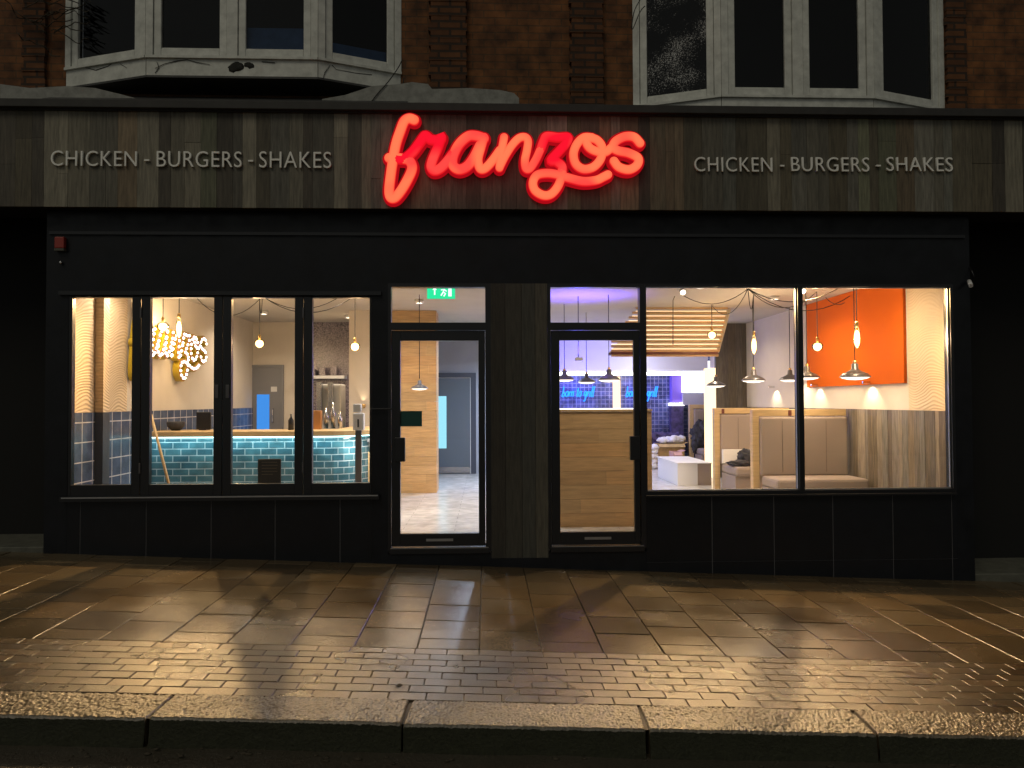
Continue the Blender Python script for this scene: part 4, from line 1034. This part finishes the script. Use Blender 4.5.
B1 = booth(X(751.5,2.3), 4.695, 2.3, ztb, 'nearest taupe booth seat with oak frame against the planked wall', .6)
B2 = booth(X(713.5,4.1), 4.695, 4.1, ztb+.0, 'second taupe booth seat, the one with a dark coat lying on it', .75)
B3 = booth(X(689,8.0), 4.695, 8.0, Z(404.5,8.0,700), 'farthest booth seat beyond the glowing pier with a jacket on its back', .6)
for B, px, Y0 in ((B2,722,4.1),(B1,789,2.3)):
    x = X(px+1,Y0-.04); MB().box(x-.022, x+.022, Y0-.036, Y0-.031, ztb-.082, ztb-.01, ch=.002).build('leather_tab', 'leather_tab', B)
x = X(765,2.26)
p = at(738,463,3.4); q=MB(); cxx = X(742,3.65); q.ball((cxx-.06,3.6,FL+.47), .1, 4, (1.7,1,.45), .3, 1.8, seed=3); q.ball((cxx+.06,3.65,FL+.55), .11, 4, (1,1,1.1), .3, 1.8, seed=5)
tag(q.build('coat','coat_dark',origin=(p.x,3.6,FL+.43)), 'dark patterned coat heaped on the second booth seat', 'coat')
MB_ = MB(); MB_.box(X(722,3.95), X(750,3.95), 3.93, 3.99, FL+.44, Z(449.5,3.95,735), ch=.004)
tag(MB_.build('white_box','paper',origin=(3.6,3.95,.64)), 'flat white box propped behind the dark coat', 'box')
p = at(701,436,7.8); q=MB(); q.ball((p.x,7.82,p.z), .2, 4, (.8,.45,1.3), .45, 2.2, seed=8); q.ball((p.x-.12,7.8,p.z-.2), .08, 3, (.8,.6,1.6), .4, 2.2, seed=9)
tag(q.build('jacket','coat_dark',origin=(p.x,7.8,p.z-.3)), 'dark jacket hung over the back of the farthest booth', 'jacket')
# low white cabinet
p = at(676.5,462,4.9)
wc = thing('low_cabinet', (3.3,5.1,FL), 'low white cabinet beside the passage left of the second booth', 'cabinet')
zt = Z(464,4.9,680)
MB().box(X(677,4.9), X(697,4.9), 4.9, 6.3, FL, zt, ch=.004).build('carcass', 'white_wall', wc)
MB().box(X(676,4.9), X(711,4.9), 4.88, 6.32, zt+.001, zt+.02, ch=.004).build('top', 'plastic_white', wc)
MB().box(X(697,4.9)+.001, X(711,4.9), 4.92, 6.3, FL, zt).build('end_panel', 'fabric_taupe', wc)
# boxes and clutter on the floor at the back
YX = 8.0
def carton(px0, px1, py0, py1, Y0, m, lab, flap=True, name='cardboard_box'):
    x0, x1 = X(px0,Y0), X(px1,Y0); z0 = max(FL, Z(py1,Y0,px0)); z1 = Z(py0,Y0,px0)
    r = thing(name, ((x0+x1)/2,Y0+.15,z0), lab, 'box')
    b = MB(); t = .01
    b.box(x0,x1,Y0,Y0+t,z0,z1); b.box(x0,x1,Y0+.34,Y0+.35,z0,z1); b.box(x0,x0+t,Y0+t,Y0+.34,z0,z1); b.box(x1-t,x1,Y0+t,Y0+.34,z0,z1); b.box(x0+t,x1-t,Y0+t,Y0+.34,z0,z0+t); b.build('carton', m, r)
    b = MB(); b.face([(x0,Y0,z1),(x1,Y0,z1),(x1,Y0-.1,z1-.06),(x0,Y0-.1,z1-.06)]); b.face([(x1,Y0,z1),(x1,Y0+.35,z1),(x1+.09,Y0+.35,z1+.03),(x1+.09,Y0,z1+.03)]); b.build('flap', m, r)
    return r
carton(658,684,444,466,YX,'card','yellowish cardboard box filled with papers on the floor at the back')
carton(673,681,452,467,YX-.6,'pink_card','small pinkish carton in front of the yellowish box of papers')
q = MB()
for k in range(9): q.ball((X(664+k*2.3,YX), YX+.15+random.uniform(-.08,.08), Z(443-random.uniform(0,4),YX,670)), .085, 2, (1.2,.9,.6), .6, 2.5, seed=k+20)
tag(q.build('paper_heap','paper',origin=(X(670,YX),YX+.15,Z(444,YX))), 'crumpled white paper overflowing the yellowish cardboard box', 'paper')
q = MB()
for k in range(6): q.ball((X(655+k*4,YX+.5), YX+.6, Z(440,YX+.5,665)+random.uniform(-.03,.05)), .13, 3, (1.2,.7,.7), .55, 2.2, seed=k+40)
q.box(X(652,YX+.5), X(682,YX+.5), YX+.45, YX+.75, FL, Z(443,YX+.5))
tag(q.build('cloth_pile','purple_cloth',origin=(X(666,YX+.5),YX+.6,FL)), 'dark pile of cloths on a ledge behind the cardboard boxes', 'cloths')
q = MB()
for k in range(5): q.ball((X(654,YX-.2), YX-.1, FL+.08+k*.09), .1, 2, (.9,.9,.6), .5, 2.5, seed=k+60)
tag(q.build('white_bag','paper',origin=(X(654,YX-.2),YX-.1,FL)), 'crumpled white bags stacked left of the yellowish cardboard box', 'bag')
p = at(668,457,YX-.7); 

# ------------------------------------------------------------------ pendants and fixtures
def cord(pts, r=.005): 
    return MB().tube(pts, r, 6)
def sag(a, b_, drop, n=10):
    a, b_ = Vector(a), Vector(b_); return [a.lerp(b_, i/n)-Vector((0,0,drop*4*(i/n)*(1-i/n))) for i in range(n+1)]
def pendant_bulb(px, py, Y0, kind, lab, rose=None, power=9, drop=.22):
    p = at(px, py, Y0)
    r = thing('pendant_bulb', (p.x,Y0,p.z), lab, 'pendant light', 'bare bulb pendants')
    h = .045 if kind == 'round' else .115
    pts = [Vector((p.x,Y0,p.z+h+.07)), Vector((p.x,Y0,CE-.03))]
    if rose: pts = pts + sag((p.x,Y0,CE-.03), rose, drop)[1:]
    cord(pts).build('cord', 'black_cord', r)
    MB().lathe([(0,0),(.018,0),(.02,.05),(.012,.065),(.0,.07)], (p.x,Y0,p.z+h), 12).build('lamp_holder', 'brass', r)
    if kind == 'round': prof = [(0,-.07),(.038,-.06),(.066,-.022),(.066,.015),(.038,.042),(.016,.046)]
    else: prof = [(0,-.12),(.022,-.112),(.034,-.08),(.034,.06),(.022,.1),(.015,.115)]
    bm_ = MB().lathe(prof, (p.x,Y0,p.z), 16).build('bulb', 'amber_glass', r)
    f = MB()
    if kind == 'round': f.ball((p.x,Y0,p.z-.012), .05, 2, (1,1,.95))
    else: f.ball((p.x,Y0,p.z-.01), .03, 2, (1,1,3.2))
    f.build('filament', 'bulb_warm', bm_)
    lamp('bulb_lamp', (p.x,Y0,p.z), power*5, (1,.72,.42), r, size=.06)
    return r
def pendant_shade(px, py, Y0, dia, lab, rose=None, power=5, double=False):
    p = at(px, py, Y0); R_ = dia/2
    r = thing('pendant_lamp', (p.x,Y0,p.z), lab, 'pendant light', 'grey dome pendant lamps')
    pts = [Vector((p.x,Y0,p.z+R_*.95)), Vector((p.x,Y0,CE-.03))]
    if rose: pts = pts + sag((p.x,Y0,CE-.03), rose, .2)[1:]
    cord(pts).build('cord', 'black_cord', r)
    MB().lathe([(R_,-R_*.2),(R_,-R_*.15),(R_*.82,R_*.05),(R_*.4,R_*.25),(R_*.24,R_*.36),(R_*.22,R_*.72),(R_*.12,R_*.78)],(p.x,Y0,p.z),28).build('lamp_shade','shade_grey',r)
    MB().lathe([(R_*.12,R_*.78),(R_*.13,R_*.95),(0,R_*.97)],(p.x,Y0,p.z),12).build('lamp_holder','brass',r)
    MB().lathe([(0,-R_*.38),(R_*.45,-R_*.35),(R_*.8,-R_*.27),(R_*.97,-R_*.17),(R_*.8,-R_*.02),(R_*.4,R_*.15),(0,R_*.2)],(p.x,Y0,p.z),24).build('diffuser','shade_inner',r)
    lamp('pendant_lamp_light', (p.x,Y0,p.z-R_*.5), power, (1,.78,.52), r, 'AREA', dia*.8, (0,0,-1))
    return r
rose1 = tuple(at(748,288,1.9)); rose1 = (rose1[0], 1.9, CE-.01)
pendant_bulb(712,334.5,3.3,'round','bare round bulb hanging before the timber slats', rose1, 5)
pendant_bulb(754,345,2.3,'tube','long tubular bulb hanging above the nearest booth just left of the mullion', rose1, 7)
pendant_bulb(817.5,346,2.0,'round','bare round bulb hanging before the orange panel', rose1, 6)
pendant_bulb(857,337.5,.85,'tube','long tubular bulb hanging before the orange panel', rose1, 8)
pendant_shade(855,374.5,1.1,.335,'grey dome pendant with bright rim before the orange panel')
pendant_shade(807,375.5,2.1,.31,'grey dome pendant just right of the window mullion')
pendant_shade(790,378,3.6,.31,'grey dome pendant cut by the left edge of the window mullion')
pendant_shade(753.5,378.5,3.0,.325,'grey dome pendant hanging left of the mullion over the nearest booth')
pendant_shade(716,384,4.6,.31,'small far grey dome pendant before the planked pier')
pendant_shade(609,378,2.3,.29,'largest grey dome pendant seen through the right door')
pendant_shade(586.5,380.5,4.2,.28,'smaller middle grey dome pendant seen through the right door')
pendant_shade(564.5,378,3.2,.28,'grey dome pendant at the left edge of the right door glass')
pendant_shade(419.5,387,2.3,.17*1.3,'single dome pendant seen through the left glass door')
rose2 = (X(262,2.6), 2.6, CE-.01)
pendant_bulb(163,326,1.9,'round','left round bulb hanging above the lit letters on the left wall', None, 5)
pendant_bulb(179,328,2.0,'tube','tubular bulb hanging right above the lit letters on the left wall', None, 6)
pendant_bulb(259.5,343,2.6,'round','round bulb hanging before the grey service door', rose2, 6)
pendant_bulb(355,346,2.4,'round','round bulb hanging at the curved end of the counter', rose2, 5)
b = cord(sag((rose2[0]-.9,2.7,CE-.01), rose2, .25)+sag(rose2,(rose2[0]+1.1,2.4,CE-.01),.18)[1:]); tag(b.build('ceiling_cable','black_cord',origin=rose2),'black cable swagged below the ceiling above the counter','cable')
b = cord([at(673,345,2.6), at(673,300,2.6), at(676,294,2.6), at(684,296,2.6)]+sag(at(690,299,2.6), rose1, .12)); 
tag(b.build('ceiling_cable','black_cord',origin=rose1),'black cable with a free hanging end before the timber slats','cable')
b = cord(sag(rose1,(rose1[0]+1.5,2.2,CE-.02),.25)+sag((rose1[0]+1.5,2.2,CE-.02),(4.6,2.6,CE-.02),.12)[1:]); tag(b.build('ceiling_cable','black_cord',origin=rose1),'black cable swagged across the ceiling towards the orange panel','cable')
# ceiling downlights (modelled fixtures with their lamps)
WARM = (1,.8,.58)
def downlight(x, y, power, lab, col=WARM, spread=150):
    r = thing('ceiling_spotlight', (x,y,CE), lab, 'spotlight', 'round ceiling spotlights')
    MB().lathe([(.045,-.05),(.055,-.05),(.06,-.002),(0,-.002)],(x,y,CE),16).build('housing','plastic_white',r)
    MB().lathe([(0,-.044),(.044,-.044),(.044,-.04)],(x,y,CE),16).build('lens','downlight_lens',r)
    o = lamp('spotlight_lamp', (x,y,CE-.06), power*1.25, col, r, 'AREA', .09, (0,0,-1), spread=R(spread))
dls = [(-3.75,.75,8,'ceiling spotlight nearest the papered wall at the left'),(-2.6,.9,9,'ceiling spotlight behind the third folding pane'),(-3.4,4.3,14,'ceiling spotlight over the service side of the counter'),
       (-2.2,4.8,12,'ceiling spotlight before the grey service door'),(-1.9,2.3,8,'ceiling spotlight at the curved counter end'),(-.45,1.5,26,'ceiling spotlight just inside the left entrance'),
       (-.9,3.0,20,'ceiling spotlight washing the oak wall'),(.2,5.2,70,'ceiling spotlight far down the passage'),(1.3,.5,16,'ceiling spotlight over the oak screen'),
       (2.6,1.6,14,'ceiling spotlight left of the window mullion'),(4.1,.6,5,'ceiling spotlight nearest the papered wall at the right'),(3.9,2.6,14,'ceiling spotlight before the orange panel'),
       (3.7,4.9,14,'ceiling spotlight over the second booth'),(2.6,6.6,14,'ceiling spotlight over the cardboard boxes')]
for x, y, pw, lab in dls: downlight(x, y, pw, lab, WARM if not (x in (.2,-.45) or y > 6) else ((.6,.75,1) if x == .2 else (.88,.92,1)))
def added_street_spot(x, y, power, dx, lab, size=82):  # added lamp and fitting, put in to throw gold light onto the pavement
    r = thing('added_spill_spotlight', (x,y,CE), lab, 'spotlight', 'added spotlights throwing light onto the pavement')
    d = Vector((dx,-1,-.6)).normalized(); c = Vector((x,y,CE-.1))
    MB().box(x-.008,x+.008,y-.008,y+.008,CE-.06,CE-.001).build('stem','plastic_white',r)
    MB().tube([c-d*.05, c+d*.04], .035, 14).build('head','plastic_white',r)
    MB().tube([c+d*.0405, c+d*.043], .03, 14).build('lens','downlight_lens',r)
    lamp('added_spill_beam', c+d*.07, power, (1,.62,.26), r, 'SPOT', .03, d, spot_size=R(size), spot_blend=.7)
added_street_spot(-3.2, 1.5, 360, -.05, 'added ceiling spotlight lighting the pavement from behind the left folding panes')
added_street_spot(-1.9, 1.3, 200, .1, 'added ceiling spotlight lighting the pavement from behind the fourth folding pane')
added_street_spot(-.35, .9, 130, 0, 'added ceiling spotlight lighting the pavement from behind the left door', 70)
added_street_spot(2.35, 1.5, 410, -.05, 'added ceiling spotlight lighting the pavement from left of the mullion')
added_street_spot(3.75, 1.4, 330, .12, 'added ceiling spotlight lighting the pavement from before the orange panel')
lamp('kitchen_blue_lamp', (1.9,7.6,2.2), 60, (.12,.1,1.0), bld, size=.15)
lamp('ceiling_blue_lamp', (1.25,2.6,2.2), 210, (.12,.07,1.0), bld, 'SPOT', .05, (0,0,1), spot_size=R(120), spot_blend=.9)
lamp('kitchen_white_lamp', (3.2,7.6,2.3), 22, (.75,.75,1.0), bld, size=.2)
# blue fixture the ceiling lamp belongs to
r = thing('ceiling_projector', (1.25,2.6,2.18), 'small blue lit fitting hanging from the ceiling above the right door', 'light fitting')
MB().box(1.2,1.3,2.55,2.65,2.13,2.18,ch=.01).build('casing','plastic_white',r); MB().box(1.245,1.255,2.64,2.65,2.18,CE).build('stem','black_cord',r)
for k,(yy,lab) in enumerate(((4.72,'farthest wall washer beyond the orange panel'),(3.15,'middle wall washer under the orange panel'),(1.72,'nearest wall washer under the orange panel'))):
    r = thing('wall_washer', (xRw-.07,yy,1.79), lab, 'wall light', 'wall washers on the side wall')
    MB().box(xRw-.13, xRw-.037, yy-.02, yy+.02, 1.795, 1.83, ch=.004).build('housing','chrome',r)
    lamp('washer_lamp', (xRw-.11,yy,1.79), 8, (1,.8,.5), r, 'SPOT', .008, (.45,0,-1), spot_size=R(105), spot_blend=.5)
# exit sign
ex = thing('exit_sign', at(441,292,.9), 'green lit exit sign with running figure above the left entrance', 'exit sign')
p0, p1 = at(427,298.5,.9), at(455,287,.9)
zt_ = p1.z+.03
MB().box(p0.x,p1.x,.9,.93,p0.z,zt_,ch=.003).build('panel','exit_green',ex)
def X_(k): return p0.x+(p1.x-p0.x)*k
def Z_(k): return p0.z+(zt_-p0.z)*k
b = MB(); b.extr([(X_(.27),Z_(.85)),(X_(.2),Z_(.6)),(X_(.25),Z_(.6)),(X_(.25),Z_(.25)),(X_(.3),Z_(.25)),(X_(.3),Z_(.6)),(X_(.35),Z_(.6))],.893,.8985); b.build('arrow','exit_white',ex)
b = MB(); b.tube([(X_(.62),.896,Z_(.65)),(X_(.58),.896,Z_(.45)),(X_(.66),.896,Z_(.35)),(X_(.6),.896,Z_(.15))],.008,6); b.tube([(X_(.5),.896,Z_(.6)),(X_(.62),.896,Z_(.63)),(X_(.7),.896,Z_(.5))],.007,6); b.tube([(X_(.58),.896,Z_(.45)),(X_(.5),.896,Z_(.2))],.008,6); b.ball((X_(.64),.896,Z_(.78)),.012,1)
b.box(X_(.76),X_(.88),.893,.8985,Z_(.15),Z_(.85)); b.build('running_figure','exit_white',ex)
MB().box(X_(.2),X_(.22),.91,.92,zt_,CE-.001).box(X_(.8),X_(.82),.91,.92,zt_,CE-.001).build('hanger','chrome',ex)
